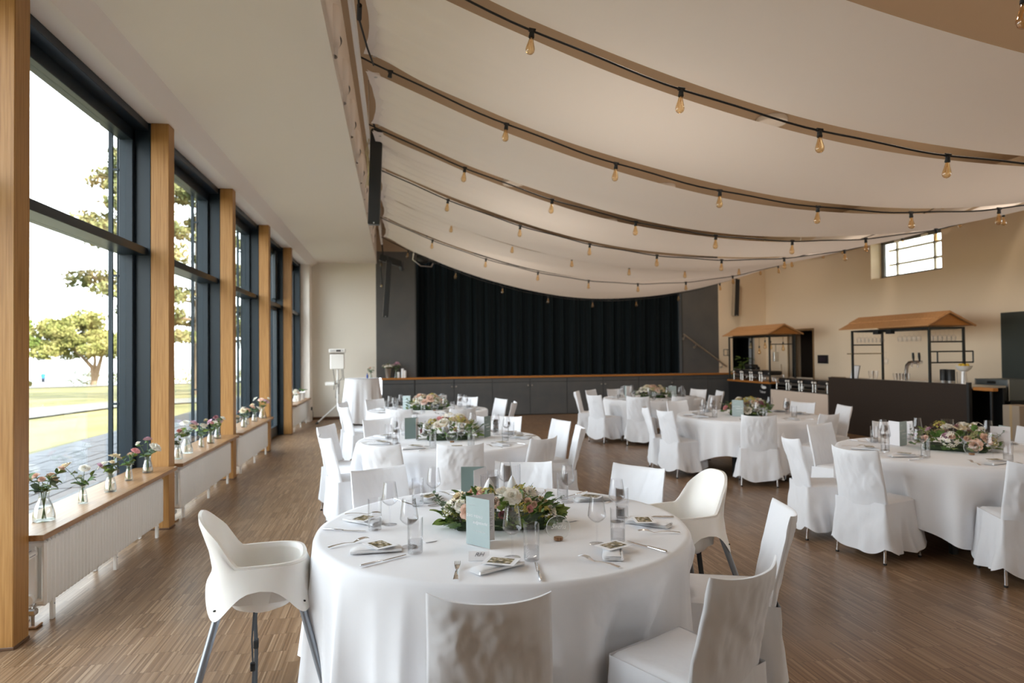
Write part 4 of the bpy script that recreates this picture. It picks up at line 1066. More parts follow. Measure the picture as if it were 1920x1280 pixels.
pm = {'white': petalmat('white_petals', (.86, .83, .76), (.80, .74, .62)), 'cream': petalmat('cream_petals', (.84, .74, .55), (.78, .64, .42)), 'blush': petalmat('blush_petals', (.86, .66, .54), (.80, .50, .38)),
      'pink': petalmat('pink_petals', (.80, .42, .40), (.70, .30, .30)), 'lilac': petalmat('lilac_petals', (.72, .50, .58), (.60, .34, .44)), 'olive': petalmat('olive_yellow_petals', (.58, .48, .13), (.42, .34, .08)), 'burg': petalmat('mauve_petals', (.38, .16, .18), (.26, .10, .11))}
FM = {}
for nm in pm:
    FM['rose', nm] = rose(.6).mesh('rose', pm[nm], 60); FM['bud', nm] = rose(.05).mesh('rosebud', pm[nm], 60)
    FM['ran', nm] = ranun().mesh('ranunculus', pm[nm], 60); FM['hyd', nm] = hydr(len(nm)).mesh('hydrangea', pm[nm])
m_leaf1 = mat('glossy_leaf', (.06, .12, .03), .4, spec=.4); vary(m_leaf1, [(.045, .09, .02), (.09, .165, .035), (.16, .26, .06)], nscale=9)
m_leaf2 = mat('eucalyptus_leaf', (.12, .18, .12), .6); vary(m_leaf2, [(.10, .15, .10), (.20, .27, .18)], nscale=9)
m_leaf3 = mat('bright_leaf', (.16, .24, .04), .5); vary(m_leaf3, [(.12, .19, .03), (.24, .32, .07)], nscale=9)
m_stem = mat('green_stem', (.10, .16, .04), .6)
def ovalleaf(w=.36):
    mb = MB()
    mb.grid(lambda u, v: ((2*u-1)*w*sin(pi*min(1, .02+v*.98))**.8, v, .10*sin(pi*v)*.6-.22*v*v+.10*abs(2*u-1)), 4, 7); return mb
def ivyleaf():
    mb = MB(); out = [(0, 0), (.30, -.12), (.52, .16), (.36, .30), (.50, .62), (.22, .60), (0, 1.0), (-.22, .60), (-.50, .62), (-.36, .30), (-.52, .16), (-.30, -.12)]
    vs = [(0, .35, .02)]+[(x, y, .12*abs(x)-.15*y*y) for x, y in out]; n = len(out)
    mb.add(vs, [(0, 1+i, 1+(i+1) % n) for i in range(n)]); return mb
LEAF = {('oval', m.name): ovalleaf().mesh('leaf', m, 60) for m in (m_leaf1, m_leaf2, m_leaf3)}
LEAF.update({('round', m.name): ovalleaf(.46).mesh('leaf', m, 60) for m in (m_leaf2,)})
LEAF.update({('ivy', m.name): ivyleaf().mesh('leaf', m, 60) for m in (m_leaf1, m_leaf3)})
LEAF.update({('slim', m.name): ovalleaf(.2).mesh('leaf', m, 60) for m in (m_leaf1, m_leaf3)})
def sprig(mt, seed, n=14, berry=.05):
    r = random.Random(seed); mb = MB(); mb.tube([(0, 0, 0), (.02, 0, .5), (0, .03, .9)], .012, 5)
    for i in range(n):
        p = (r.uniform(-.22, .22), r.uniform(-.22, .22), r.uniform(.45, 1.05)); mb.tube([(0, 0, .4), p], .007, 4)
        mb.lathe([(.001, -berry), (berry*.9, -.3*berry), (berry, .2*berry), (.001, berry)], 7, p)
    return mb
SPR = [sprig(0, 3, 16, .05).mesh('berry_sprig', mat('olive_berries', (.38, .36, .10), .5), 60), sprig(0, 5, 18, .04).mesh('berry_sprig', mat('pale_berries', (.50, .46, .22), .5), 60), sprig(0, 7, 12, .035).mesh('berry_sprig', mat('dusky_berries', (.16, .13, .11), .5), 60)]
def orient(d, spin=0):
    q = Vector(d).to_track_quat('Z', 'Y'); return (q.to_matrix() @ Matrix.Rotation(spin, 3, 'Z')).to_euler()
def leafrot(d, spin=0):
    q = Vector(d).to_track_quat('Y', 'Z'); return (q.to_matrix() @ Matrix.Rotation(spin, 3, 'Y')).to_euler()
def arrangement(t, x, y, rz, L_, W_, H_, seed, nl, nf, palette, lab, big=None):
    r = random.Random(seed)
    a = empty('flower_arrangement', (x, y, ZT), rz, lab, 'flower arrangement', 'low flower arrangements on the tables')
    MB().box(-L_*.36, -W_*.3, 0, L_*.36, W_*.3, .045, .015).build('floral_foam', mat('wet_foam', (.03, .05, .02), .9), a)
    def surf(th, el):
        return Vector((L_*.5*cos(th)*cos(el), W_*.5*sin(th)*cos(el), .02+H_*sin(el)))
    for i in range(nl):
        th = r.uniform(0, 2*pi); el = abs(r.gauss(.0, .42)); p = surf(th, min(1.3, el))*r.uniform(.70, .98)
        d = Vector((p.x/(L_*.5), p.y/(W_*.5), .25+.9*sin(el)+r.uniform(-.3, .45))); d = d.normalized(); s = r.uniform(.045, .075)
        kind = r.choice([('ivy', 'glossy_leaf'), ('ivy', 'glossy_leaf'), ('oval', 'glossy_leaf'), ('slim', 'glossy_leaf'), ('round', 'eucalyptus_leaf'), ('oval', 'bright_leaf'), ('ivy', 'bright_leaf')])
        if kind[1] == 'eucalyptus_leaf': s *= .7
        p.z = max(p.z, .012); link('leaf', LEAF[kind], a, p, leafrot(d, r.uniform(-.8, .8)), s)
    for i in range(nf):
        th = 2*pi*(i*.381966)+r.uniform(-.3, .3); el = r.uniform(.25, 1.25) if i > 2 else 1.1; p = surf(th, el)*r.uniform(.86, .98)
        d = Vector((p.x/(L_*.5)*.9, p.y/(W_*.5)*.9, .35+.8*sin(el)))
        k, c, s = r.choice(palette); s *= r.uniform(.85, 1.15)
        d = d.normalized(); link({'rose': 'rose', 'bud': 'rosebud', 'ran': 'ranunculus', 'hyd': 'hydrangea'}[k], FM[k, c], a, p-d*s*.3, orient(d, r.uniform(0, 6)), s)
    for k, c, s, px, py, pz, dx, dy, dz in (big or []):
        link({'rose': 'rose', 'bud': 'rosebud', 'ran': 'ranunculus', 'hyd': 'hydrangea'}[k], FM[k, c], a, (px, py, pz), orient(Vector((dx, dy, dz)).normalized(), px*30), s)
    for i in range(int(nf*.8)):
        th = r.uniform(0, 2*pi); el = r.uniform(.15, 1.0); p = surf(th, el)*.72; d = Vector((p.x, p.y, .05+.12*sin(el))).normalized()
        link('berry_sprig', r.choice(SPR), a, p, orient(d, r.uniform(0, 6)), r.uniform(.07, .10))
    for i in range(5):
        th = r.choice([pi+r.uniform(-.5, .5), r.uniform(-.5, .5)]); p = surf(th, .35)*.9; tip = p*1.28+Vector((0, 0, r.uniform(.0, .07)))
        b = MB().tube([p*.6, p, tip], [.0018, .0015, .0008], 5).build('twig', m_stem, a)
        for q in range(7):
            u_ = .35+.65*q/6; pt = p.lerp(tip, u_); d = Vector((r.uniform(-1, 1), r.uniform(-1, 1), r.uniform(-.2, 1))).normalized()
            link('twig_leaf', LEAF['round', 'eucalyptus_leaf'], b, pt, leafrot(d), r.uniform(.018, .028))
    return a
PAL = {1: [('rose', 'white', .036), ('rose', 'blush', .034), ('bud', 'blush', .022), ('bud', 'pink', .02), ('ran', 'white', .036), ('hyd', 'olive', .04), ('rose', 'cream', .034), ('bud', 'burg', .022)],
       2: [('rose', 'white', .042), ('hyd', 'white', .06), ('rose', 'blush', .038), ('rose', 'cream', .036), ('bud', 'pink', .03), ('hyd', 'olive', .05), ('bud', 'burg', .03)],
       3: [('rose', 'white', .045), ('rose', 'blush', .05), ('hyd', 'olive', .05), ('hyd', 'white', .06), ('rose', 'cream', .04)],
       4: [('rose', 'white', .045), ('hyd', 'olive', .055), ('rose', 'cream', .04), ('rose', 'blush', .04)],
       5: [('rose', 'blush', .04), ('hyd', 'olive', .05), ('rose', 'white', .04), ('bud', 'pink', .035), ('bud', 'burg', .035)],
       6: [('rose', 'blush', .040), ('hyd', 'white', .06), ('hyd', 'olive', .045), ('rose', 'white', .038), ('bud', 'burg', .026), ('rose', 'cream', .036), ('bud', 'lilac', .028), ('bud', 'blush', .03)]}
va = lambda t: -math.atan2(TABLES[t][0], TABLES[t][1])
WORDS = {1: 'Sechs', 2: 'Vier', 3: 'Zwei', 4: 'Eins', 5: 'Drei', 6: 'Fünf'}
BIG1 = [('ran', 'white', .042, .06, -.14, .175, .1, -.8, .7), ('rose', 'blush', .040, -.155, -.13, .10, -.2, -1, .4), ('rose', 'white', .030, -.20, -.09, .12, -.5, -.8, .5), ('rose', 'white', .032, -.26, -.05, .10, -.8, -.6, .4),
        ('bud', 'blush', .024, .135, -.13, .145, .3, -.9, .4), ('bud', 'blush', .019, .165, -.12, .13, .4, -.9, .3), ('bud', 'pink', .020, .145, -.15, .115, .3, -.9, .2), ('hyd', 'olive', .045, .105, -.14, .11, .2, -.9, .4), ('rose', 'white', .026, .15, -.06, .18, .4, -.5, .8)]
for t, (x, y) in TABLES.items():
    rz = va(t); fw = Vector((-sin(rz), cos(rz), 0)); rg = Vector((cos(rz), sin(rz), 0))
    c0 = Vector((x, y, 0))
    def at(r_, f_): p = c0+rg*r_+fw*f_; return p.x, p.y
    if t == 1:
        arrangement(1, .53, 3.46, rz, .64, .40, .19, 5, 200, 30, PAL[1], 'low wreath of white and blush roses with ivy on the nearest table', BIG1)
        candle(1, .505, 3.70, .052, .215, .200, 'white candle in the shorter glass cylinder on the nearest table'); candle(1, .625, 3.66, .047, .275, .215, 'white candle in the taller glass cylinder on the nearest table')
        menu(.32, 3.16, R(-50), 'sage green folded menu card in front of the flowers on the nearest table')
        menu(.52, 3.95, R(170), 'dark green menu card behind the candles on the nearest table', m_sage_d)
        sign(1, .755, 3.13, R(-8), 'Sechs', 'round clear acrylic table sign on the nearest table')
        for px, py, w_ in ((.15, 3.24, 'left'), (.91, 3.48, 'right')): MB().box(-.03, -.022, 0, .03, .022, .0008).build('small_card', m_card, None, None, loc=(px, py, ZT), rot=(0, 0, .4), label='small blank card lying %s of the flowers on the nearest table' % w_, category='card', group='small cards by the flowers')
        tm = empty('name_card', (.345, 2.885, ZT), R(-8), 'white card with italic initials behind the front napkin of the nearest table', 'card')
        MB().box(-.045, -.001, 0, .045, .001, .05).xform(Matrix.Rotation(R(-55), 4, 'X')).build('board', m_card, tm); link('initials', text_mesh('RH', .030, m_ink, 'initials', shear=.4), tm, (0, .0246-.0015, .0172+.0022), (R(35), 0, 0))
        continue
    arrangement(t, x, y, rz, .66, .42, .235, 20+t, 95, 26, [(k_, c_, s_*1.18) for k_, c_, s_ in PAL[t]], {2: 'white and peach flower arrangement on the middle left-row table', 3: 'blush and white flower arrangement on the farthest left-row table', 4: 'yellow-green and white flower arrangement on the farthest right-row table', 5: 'dark rose and yellow flower arrangement on the middle right-row table', 6: 'big white hydrangea and blush rose arrangement on the nearest right-row table'}[t], [('hyd', 'white', .085, -.03, -.15, .10, 0, -.8, .6), ('rose', 'blush', .045, .15, -.17, .07, .2, -1, .3), ('hyd', 'white', .06, .06, -.05, .2, .1, -.3, 1)] if t == 6 else [('hyd', 'white', .06, .10, -.14, .13, .2, -.8, .6), ('rose', 'white', .045, -.12, -.12, .15, -.2, -.7, .7)])
    ax, ay = at(-.05, .17); candle(t, ax, ay, .05, .25 if t in (4, 6) else .23, .14, 'white candle in the taller glass cylinder on the %s' % TNAME[t]); ax, ay = at(.10, .19); candle(t, ax, ay, .055, .19, .11, 'white candle in the shorter glass cylinder on the %s' % TNAME[t])
    ax, ay = at(*{2: (.36, .02), 3: (-.40, .05), 4: (.30, .03), 5: (-.20, -.24), 6: (-.42, .02)}[t]); menu(ax, ay, rz+R({2: 60, 3: -35, 4: 10, 5: -8, 6: 70}[t]), 'sage green folded menu card on the %s' % TNAME[t], m_sage if t != 2 else m_sage_d)
    ax, ay = at(*{2: (-.33, .10), 3: (.30, .08), 4: (-.40, .05), 5: (.12, .30), 6: (.40, .0)}[t]); menu(ax, ay, rz+R({2: 200, 3: 150, 4: 160, 5: 185, 6: 120}[t]), 'second menu card, standing farther back on the %s' % TNAME[t], m_sage_d if t == 2 else m_sage)
    ax, ay = at(*{2: (.02, -.28), 3: (.1, -.28), 4: (.0, -.28), 5: (.18, -.26), 6: (.12, -.27)}[t]); sign(t, ax, ay, rz, WORDS[t], 'round clear acrylic table sign on the %s' % TNAME[t])
# ================================================================== flower vases on the sill boards
def vase_mesh(h, rb, rn, thick=.0025):
    pr = [(.001, 0), (rb*.94, 0), (rb, .006), (rb*.98, h*.18), (lerp(rb, rn, .45), h*.48), (rn*1.02, h*.70), (rn*.96, h*.82), (rn*1.10, h*.95), (rn*1.18, h)]
    inn = [(max(.001, r-thick), z+(.004 if z < .005 else 0)) for r, z in reversed(pr)]
    return MB().lathe(pr+inn, 28).mesh('vase', m_vase, 60), MB().lathe([(.001, .005), (rb*.93, .006), (rb*.93, h*.18), (lerp(rb, rn, .45)*.93, h*.46), (.001, h*.461)], 24).mesh('water', m_water, 60)
VM = {'wide': (vase_mesh(.20, .064, .030), .20, .030), 'mid': (vase_mesh(.155, .044, .026), .155, .026), 'slim': (vase_mesh(.135, .031, .019), .135, .019)}
def flower_vase(x, y, z, kind, heads, seed, lab, group, hs=1.0):
    (vm, wm), h, rn = VM[kind]; r = random.Random(seed)
    v = empty('flower_vase', (x, y, z), r.uniform(0, 6), lab, 'vase', group)
    link('vase', vm, v); link('water', wm, v)
    n = len(heads)
    for i, (k, c, s) in enumerate(heads):
        a = 2*pi*i/n+r.uniform(-.4, .4); out = r.uniform(.03, .085)*(1+.4*(n > 3)); top = h+r.uniform(.05, .14)*hs
        p0 = Vector((-.4*rn*cos(a), -.4*rn*sin(a), .012)); p1 = Vector((rn*.55*cos(a), rn*.55*sin(a), h*.92)); p2 = Vector((out*cos(a), out*sin(a), top))
        st = MB().tube([p0, p0.lerp(p1, .5)+Vector((0, 0, .0)), p1, p1.lerp(p2, .55)+Vector((0, 0, .012)), p2], [.0022, .0022, .002, .0018, .0016], 6).build('stem', m_stem, v, 60)
        d = (p2-p1).normalized()+Vector((cos(a)*.3, sin(a)*.3, .2)); d.normalize()
        s *= 1.3; link({'rose': 'rose', 'bud': 'rosebud', 'ran': 'ranunculus'}[k], FM[k, c], v, p2-d*s*.15, orient(d, r.uniform(0, 6)), s)
        for q in range(4):
            u = r.uniform(.15, .85); pt = p1.lerp(p2, u); dd = Vector((r.uniform(-1, 1), r.uniform(-1, 1), r.uniform(-.2, .8))).normalized()
            link('leaf', LEAF[r.choice([('oval', 'glossy_leaf'), ('round', 'eucalyptus_leaf'), ('oval', 'bright_leaf'), ('slim', 'glossy_leaf')])], v, pt, leafrot(dd, r.uniform(-1, 1)), r.uniform(.04, .065))
    for q in range(7):
        a = r.uniform(0, 6.28); dd = Vector((cos(a), sin(a), r.uniform(.2, 1.2))).normalized()
        link('leaf', LEAF[r.choice([('oval', 'glossy_leaf'), ('round', 'eucalyptus_leaf')])], v, (rn*.5*cos(a), rn*.5*sin(a), h*.9), leafrot(dd), r.uniform(.05, .075))
    return v
W, B_, P_, Lc, Cr = 'white', 'blush', 'pink', 'lilac', 'cream'
SV = [ # sill, y, kind, heads
 (1, 4.80, 'wide', [('bud', B_, .022), ('bud', B_, .024), ('bud', Cr, .022), ('bud', B_, .020), ('bud', B_, .018), ('bud', Cr, .016)]), (1, 5.30, 'slim', [('ran', Cr, .036), ('ran', W, .026), ('bud', Lc, .022), ('bud', W, .014)]),
 (1, 5.72, 'mid', [('ran', Cr, .034), ('ran', W, .036), ('bud', Cr, .016)]), (1, 6.20, 'slim', [('rose', P_, .024), ('bud', B_, .022), ('bud', Cr, .014)]), (1, 6.58, 'mid', [('rose', W, .036), ('rose', Lc, .024), ('bud', W, .02)]),
 (2, 7.38, 'mid', [('bud', P_, .022), ('ran', W, .028), ('rose', Lc, .026)]), (2, 7.80, 'wide', [('ran', W, .034), ('ran', Cr, .032), ('rose', Lc, .03), ('bud', W, .02)]), (2, 8.28, 'slim', [('ran', W, .030), ('bud', B_, .024), ('bud', W, .018)]),
 (2, 8.60, 'mid', [('ran', W, .032), ('bud', Cr, .02), ('bud', P_, .018)]), (2, 9.08, 'mid', [('rose', Lc, .032), ('rose', Lc, .028), ('bud', 'burg', .026), ('ran', W, .026)]),
 (3, 9.90, 'slim', [('bud', Cr, .022), ('ran', W, .024)]), (3, 10.40, 'mid', [('ran', Cr, .034), ('rose', B_, .032), ('bud', 'burg', .024)]), (3, 10.80, 'slim', [('ran', W, .032), ('rose', B_, .03)]),
 (3, 11.25, 'mid', [('ran', W, .036), ('ran', W, .03), ('bud', Cr, .022)]), (3, 11.80, 'wide', [('rose', Lc, .034), ('ran', W, .034), ('rose', B_, .03), ('bud', W, .022)])]
cnt = {}
for i, (sl, y, kd, hd) in enumerate(SV):
    cnt[sl] = cnt.get(sl, 0)+1
    lab = 'glass vase of %s flowers, %s on the %s sill board' % ({W: 'white', B_: 'blush', P_: 'pink', Lc: 'lilac', Cr: 'cream', 'burg': 'mauve'}[hd[0][1]], ordn[cnt[sl]-1], ['nearest', 'second', 'third'][sl-1])
    flower_vase(-2.22+.02*((i*7) % 3-1), y, .6005, kd, hd, 100+i, lab, 'flower vases on the sill boards')
# far sill: two white paper bags and a bouquet
m_bag = mat('white_paper_bag', (.82, .80, .76), .7); bump(m_bag, nscale=18, strength=.5, dist=.01)
for y, h, lab in ((16.0, .20, 'crumpled white paper bag on the farthest sill board, left'), (16.55, .17, 'crumpled white paper bag on the farthest sill board, right')):
    b = MB(); b.grid(lambda u, v: ((.07+.015*v)*(1 if abs(cos(2*pi*u)) > .2 else 1)*math.copysign(abs(cos(2*pi*u))**.5, cos(2*pi*u)), (.13+.02*v)*math.copysign(abs(sin(2*pi*u))**.5, sin(2*pi*u)), h*v+.02*noise.noise(Vector((u*9, v*5, y)))*v), 40, 10, wrap=True)
    o = b.build('paper_bag', m_bag, None, 60, label=lab, category='bag'); o.location = (-2.22, y, .602)
bq = empty('bouquet', (-2.22, 15.55, .6005), 0, 'bunch of white flowers in a glass on the farthest sill board', 'bouquet')
link('vase', VM['mid'][0][0], bq); 
for i in range(9):
    a = 2*pi*i/9; link('rose', FM['ran', W if i % 3 else B_], bq, (.07*cos(a), .10*sin(a), .20+.03*(i % 3)), orient((cos(a)*.6, sin(a)*.6, .8)), .045)
for i in range(6):
    a = i*1.1; link('leaf', LEAF['oval', 'glossy_leaf'], bq, (.03*cos(a), .03*sin(a), .15), leafrot((cos(a), sin(a), .5)), .08)
dk_ = empty('dark_bird_ornament', (-2.2, 16.75, .6005), 0, 'dark leafy sprig sticking up at the end of the farthest sill board', 'plant')
for i in range(5): link('leaf', LEAF['slim', 'glossy_leaf'], dk_, (0, 0, .17), leafrot((cos(i), sin(i)*.6+.5, .8)), .12)
MB().tube([(0, 0, 0), (.01, .01, .18)], .004, 6).build('stem', m_stem, dk_); dk_.name = 'leafy_sprig'

# ================================================================== far left corner
ct = empty('cocktail_table', (-.78, 16.15, 0), 0, 'tall cocktail table under the long white cloth in the far left corner', 'table')
MB().lathe([(.001, 1.06), (.38, 1.06), (.385, 1.07), (.385, 1.085), (.001, 1.09)], 32).build('tabletop', m_sill, ct, 40)
MB().cyl((0, 0, .02), (0, 0, 1.06), .03).build('pole', m_steel, ct, 40); MB().lathe([(.001, 0), (.25, 0), (.25, .01), (.03, .03)], 24).build('base', m_steel, ct, 40)
cl = MB()
def ccl(u, v):
    a = 2*pi*u; z = lerp(1.085, .10+.05*sin(a*2+1), v); lo = v
    r = .392+lo*(.075+.055*sin(a*9+.8*sin(a*2)))+.012*lo*sin(a*23)
    return (r*cos(a), r*sin(a), z)
cl.grid(ccl, 144, 16, wrap=True); k0 = len(cl.v); cl.add([(.392*cos(2*pi*i/144), .392*sin(2*pi*i/144), 1.0925) for i in range(144)]+[(0, 0, 1.0925)], [(i, (i+1) % 144, 144) for i in range(144)])
o = cl.build('cocktail_cloth', m_linen, None, 50, label='white pleated cloth hanging over the tall cocktail table', category='tablecloth'); o.location = (-.78, 16.15, 0)
flower_vase(-.58, 16.05, 1.094, 'slim', [('ran', W, .03), ('bud', B_, .022), ('ran', W, .028)], 301, 'small vase of white flowers on the tall cocktail table', 'far vases')
o = MB().lathe([(.001, 0), (.022, 0), (.022, .07), (.009, .09), (.009, .12), (.001, .12)], 14).build('blue_bottle', mat('blue_glass', (.02, .06, .28), .1), None, 50, label='small blue bottle on the tall cocktail table', category='bottle'); o.location = (-.66, 15.98, 1.094)
o = MB().box(-.10, -.07, 0, .10, .07, .012, .003).build('paper_stack', m_card, None, None, label='flat white paper stack on the tall cocktail table', category='paper'); o.location = (-.98, 16.0, 1.094)
# stand with the white unit
sd = empty('speaker_stand', (-1.395, 16.8, 0), 0, 'white tripod stand by the far left wall', 'stand')
MB().cyl((0, 0, .30), (0, 0, 1.30), .024, n=14).cyl((0, 0, .52), (0, 0, .95), .030, n=14).build('pole', m_whitemetal, sd, 40)
MB().cyl((0, 0, .86), (0, 0, .94), .045, n=14).build('clamp', m_steel, sd, 40)
for a in (R(200), R(320), R(80)):
    MB().tube([(.03*cos(a), .03*sin(a), .42), (.50*cos(a), .50*sin(a), .02)], .017, 10).build('leg', m_whitemetal, sd, 40); MB().cyl((.47*cos(a), .47*sin(a), .04), (.53*cos(a), .53*sin(a), .0), .022, n=10).build('rubber_foot', m_rubber, sd, 40)
sp = empty('white_speaker_box', (-1.395, 16.78, 1.30), 0, 'white loudspeaker box with mixer unit on the tripod stand', 'loudspeaker')
MB().box(-.165, -.10, 0, .165, .10, .36, .015).build('cabinet', m_whitemetal, sp); mx_ = MB().box(-.19, -.12, .40, .19, .12, .49, .01).build('mixer_unit', m_whitemetal, sp); MB().box(-.165, -.08, .36, .165, .08, .40).build('neck', m_steel, sp)
MB().box(-.02, -.125, .425, .09, -.119, .465).build('display', m_black, mx_)
for x_ in (-.14, -.10, -.06, .13): MB().cyl((x_, -.12, .445), (x_, -.135, .445), .012, n=10).build('knob', m_ink, mx_)
for k, (xa, xb) in enumerate(((-.10, -.06), (.10, .05), (.13, -.02))): MB().tube([(xa, -.05, 0), (xa+.02, -.05, -.15-.05*k), (xb, -.05, -.28), (xb-.02, -.05, -.5-.1*k)], .006, 6).build('cable', cable_mat, sp, 60)
o = empty('junction_box', (-1.56, 16.78, .91), 0, 'small white box clamped to the side of the tripod stand', 'box'); MB().box(-.12, -.06, 0, .10, .06, .08, .008).build('case', m_whitemetal, o); MB().box(.09, -.02, .02, .16, .02, .06).build('clamp_arm', m_steel, o)
so_ = empty('wall_socket', (-2.10, 17.45, .30), 0, 'black plug with hanging cable in the far left corner', 'socket'); MB().box(0, -.03, -.03, .035, .03, .05, .006).build('plug', m_rubber, so_); MB().tube([(.03, 0, -.02), (.05, .0, -.15), (.04, .03, -.29)], .006, 6).build('cable', cable_mat, so_, 60)
# things standing on the stage edge
pot = empty('flower_bucket', (-.20, 17.60, 1.036), 0, 'grey zinc bucket of white flowers on the stage edge', 'bucket'); MB().lathe([(.001, 0), (.058, 0), (.085, .25), (.09, .255), (.078, .25), (.05, .02), (.001, .02)], 24).build('bucket', m_steel, pot, 50)
rr_ = random.Random(8)
for i in range(12):
    a = i*2.4; q = .04+.01*i; link('rose', FM['ran', W if i % 4 else Cr], pot, (q*cos(a), q*sin(a), .29+.05*rr_.random()), orient((cos(a)*.6, sin(a)*.6, .8)), .042)
for i in range(14):
    a = i*1.7; link('leaf', LEAF['oval', 'glossy_leaf' if i % 2 else 'bright_leaf'], pot, (.05*cos(a), .05*sin(a), .24), leafrot((cos(a), sin(a), .4+.5*rr_.random())), .10)
MB().tube([(0, 0, .2), (.03, 0, .42)], .004, 6).build('stem', m_stem, pot); link('leaf', LEAF['round', 'eucalyptus_leaf'], pot, (.03, 0, .40), leafrot((.2, 0, 1)), .08)
flower_vase(.0, 17.60, 1.036, 'wide', [('ran', W, .045), ('rose', Lc, .04), ('ran', W, .04), ('rose', Lc, .042)], 310, 'tall clear vase of white and pink flowers on the stage edge', 'far vases', 1.5)
for x_, h_, lab in ((.06, .15, 'white pillar candle on the stage edge beside the vase'), (.165, .24, 'taller white candle on the stage edge'), (.225, .19, 'shorter white candle at the right end of the stage group')):
    o = empty('pillar_candle', (x_, 17.60, 1.036), 0, lab, 'candle', 'white candles on the stage edge'); MB().lathe([(.001, 0), (.034, 0), (.035, .004), (.035, h_-.006), (.030, h_), (.001, h_-.004)], 18).build('wax', m_wax, o, 40); MB().cyl((0, 0, h_-.005), (0, 0, h_+.012), .0015, n=6).build('wick', m_ink, o)

# ================================================================== the two roofed bars and the buffet between them
XB = 8.80
m_bar = mat('dark_brown_bar_panel', (.035, .024, .018), .7, spec=.3); vary(m_bar, [(.028, .019, .014), (.048, .032, .022)], scale=(1, 1, 1), nscale=60, detail=5)
m_bframe = mat('bar_black_tube', (.010, .013, .012), .4)
def hut(name, y0, y1, zc_, eave, lab, ypost0, ypost1, ry0, ry1):
    h = empty(name, (XB, y0, 0), 0, lab, 'bar counter')
    s = .018
    for px in (.02, .68):
        for py in (ypost0-y0, ypost1-y0):
            MB().box(px-s, py-s, 0, px+s, py+s, eave, .003).build('post', m_bframe, h)
    fr = MB()
    for px in (.02, .68): fr.box(px-s, ypost0-y0, eave-.03, px+s, ypost1-y0, eave, .003)
    for py in (ypost0-y0, ypost1-y0): fr.box(.02, py-s, eave-.03, .68, py+s, eave, .003)
    fr.build('top_frame', m_bframe, h)
    # roof: lapped boards on both slopes
    rid = eave+.245; xr = .40; ov0, ov1 = -.05, .89
    L0 = ry1-ry0
    for sgn, xe in ((-1, ov0), (1, ov1)):
        for k in range(2):
            ta, tb = k*.5, k*.5+.53
            xa, za = lerp(xe, xr, ta), lerp(eave+.02, rid, ta); xb, zb = lerp(xe, xr, min(1, tb)), lerp(eave+.02, rid, min(1, tb)); up_ = .012*(k == 0)*0+.0+.014*k
            b = MB(); t_ = .018
            b.add([(xa, ry0-y0, za+up_), (xb, ry0-y0, zb+up_), (xb, ry1-y0, zb+up_), (xa, ry1-y0, za+up_), (xa, ry0-y0, za+up_+t_), (xb, ry0-y0, zb+up_+t_), (xb, ry1-y0, zb+up_+t_), (xa, ry1-y0, za+up_+t_)], [(0, 3, 2, 1), (4, 5, 6, 7), (0, 1, 5, 4), (1, 2, 6, 5), (2, 3, 7, 6), (3, 0, 4, 7)])
            b.build('roof_board', m_shingle, h)
        b = MB(); b.tube([(xe, ry0-y0-.005, eave+.02), (xr, ry0-y0-.005, rid+.005)], .018, 6).build('verge_board', m_shingle, h)
    gb = MB(); gb.add([(ov0+.06, ry0-y0+.03, eave+.03), (ov1-.06, ry0-y0+.03, eave+.03), (xr, ry0-y0+.03, rid-.02), (ov0+.06, ry0-y0+.045, eave+.03), (ov1-.06, ry0-y0+.045, eave+.03), (xr, ry0-y0+.045, rid-.02)], [(0, 1, 2), (5, 4, 3), (0, 3, 4, 1), (1, 4, 5, 2), (2, 5, 3, 0)]); gb.build('gable_board', m_nosing, h)
    return h
bar = hut('drinks_bar', 9.18, 12.60, 1.09, 2.02, 'dark drinks bar with a small wooden roof on black posts', 9.93, 11.86, 9.90, 12.17)
MB().box(0, 0, 0, .04, 3.42, 1.09, .004).build('front_panel', m_bar, bar)
MB().box(-.01, -.05, 0, .05, -.002, 1.12, .003).build('corner_post', m_black, bar)
MB().box(.04, .02, 1.02, .74, 3.40, 1.055, .004).build('worktop', m_steel, bar); MB().box(.68, .02, 0, .72, 3.40, 1.02, .004).build('back_panel', m_black, bar)
def bbar(a, b, nm='cross_bar', mt=None, s=.013):
    MB().tube([a, b], s, 6).build(nm, mt or m_bframe, bar)
py = 9.93-9.18; pf = 11.86-9.18
bbar((.02, py, 1.77), (.68, py, 1.77)); bbar((.02, py, 1.605), (.86, py, 1.605)); bbar((.02, py, 1.42), (.86, py, 1.42)); bbar((.86, py, 1.42), (.86, py, 1.605)); bbar((.17, py, 1.42), (.17, py, 1.605))
bbar((.02, pf, 1.74), (.68, pf, 1.74)); bbar((-.10, pf, 1.57), (.68, pf, 1.57), 'wooden_bar', m_rope, .010)
for yy_ in (1.95, 1.62): MB().box(.0, yy_, 1.93, .09, yy_+.13, 2.0, .004).build('spotlight', m_black, bar)
# hanging glasses: a kind of small copies without parts
hang_me = MB(); hang_me.lathe([(.034, 0), (.033, -.003), (.008, -.006), (.0035, -.015), (.0035, -.085), (.014, -.095), (.036, -.115), (.040, -.13), (.036, -.17), (.031, -.20), (.029, -.20), (.034, -.17), (.038, -.13)], 16); hang_me = hang_me.mesh('stemmed_glass', m_glass, 60)
hp = [(XB+.12+.085*i, 11.80, 1) for i in range(7)]+[(XB+.10, 10.25+.11*i, 2) for i in range(5)]+[(XB+.16+.088*i, 10.05, 3) for i in range(6)]
for i, (x_, y_, g_) in enumerate(hp):
    link('hanging_glass', hang_me, None, (x_, y_, 1.985), (0, 0, 0), label='stemmed glass hanging under the bar roof, %s in the %s row' % (ordn[[0, i, i-7, i-12][g_]], ['', 'far', 'front', 'near gable'][g_]), category='wine glass', group='glasses hanging under the bar roof')
    
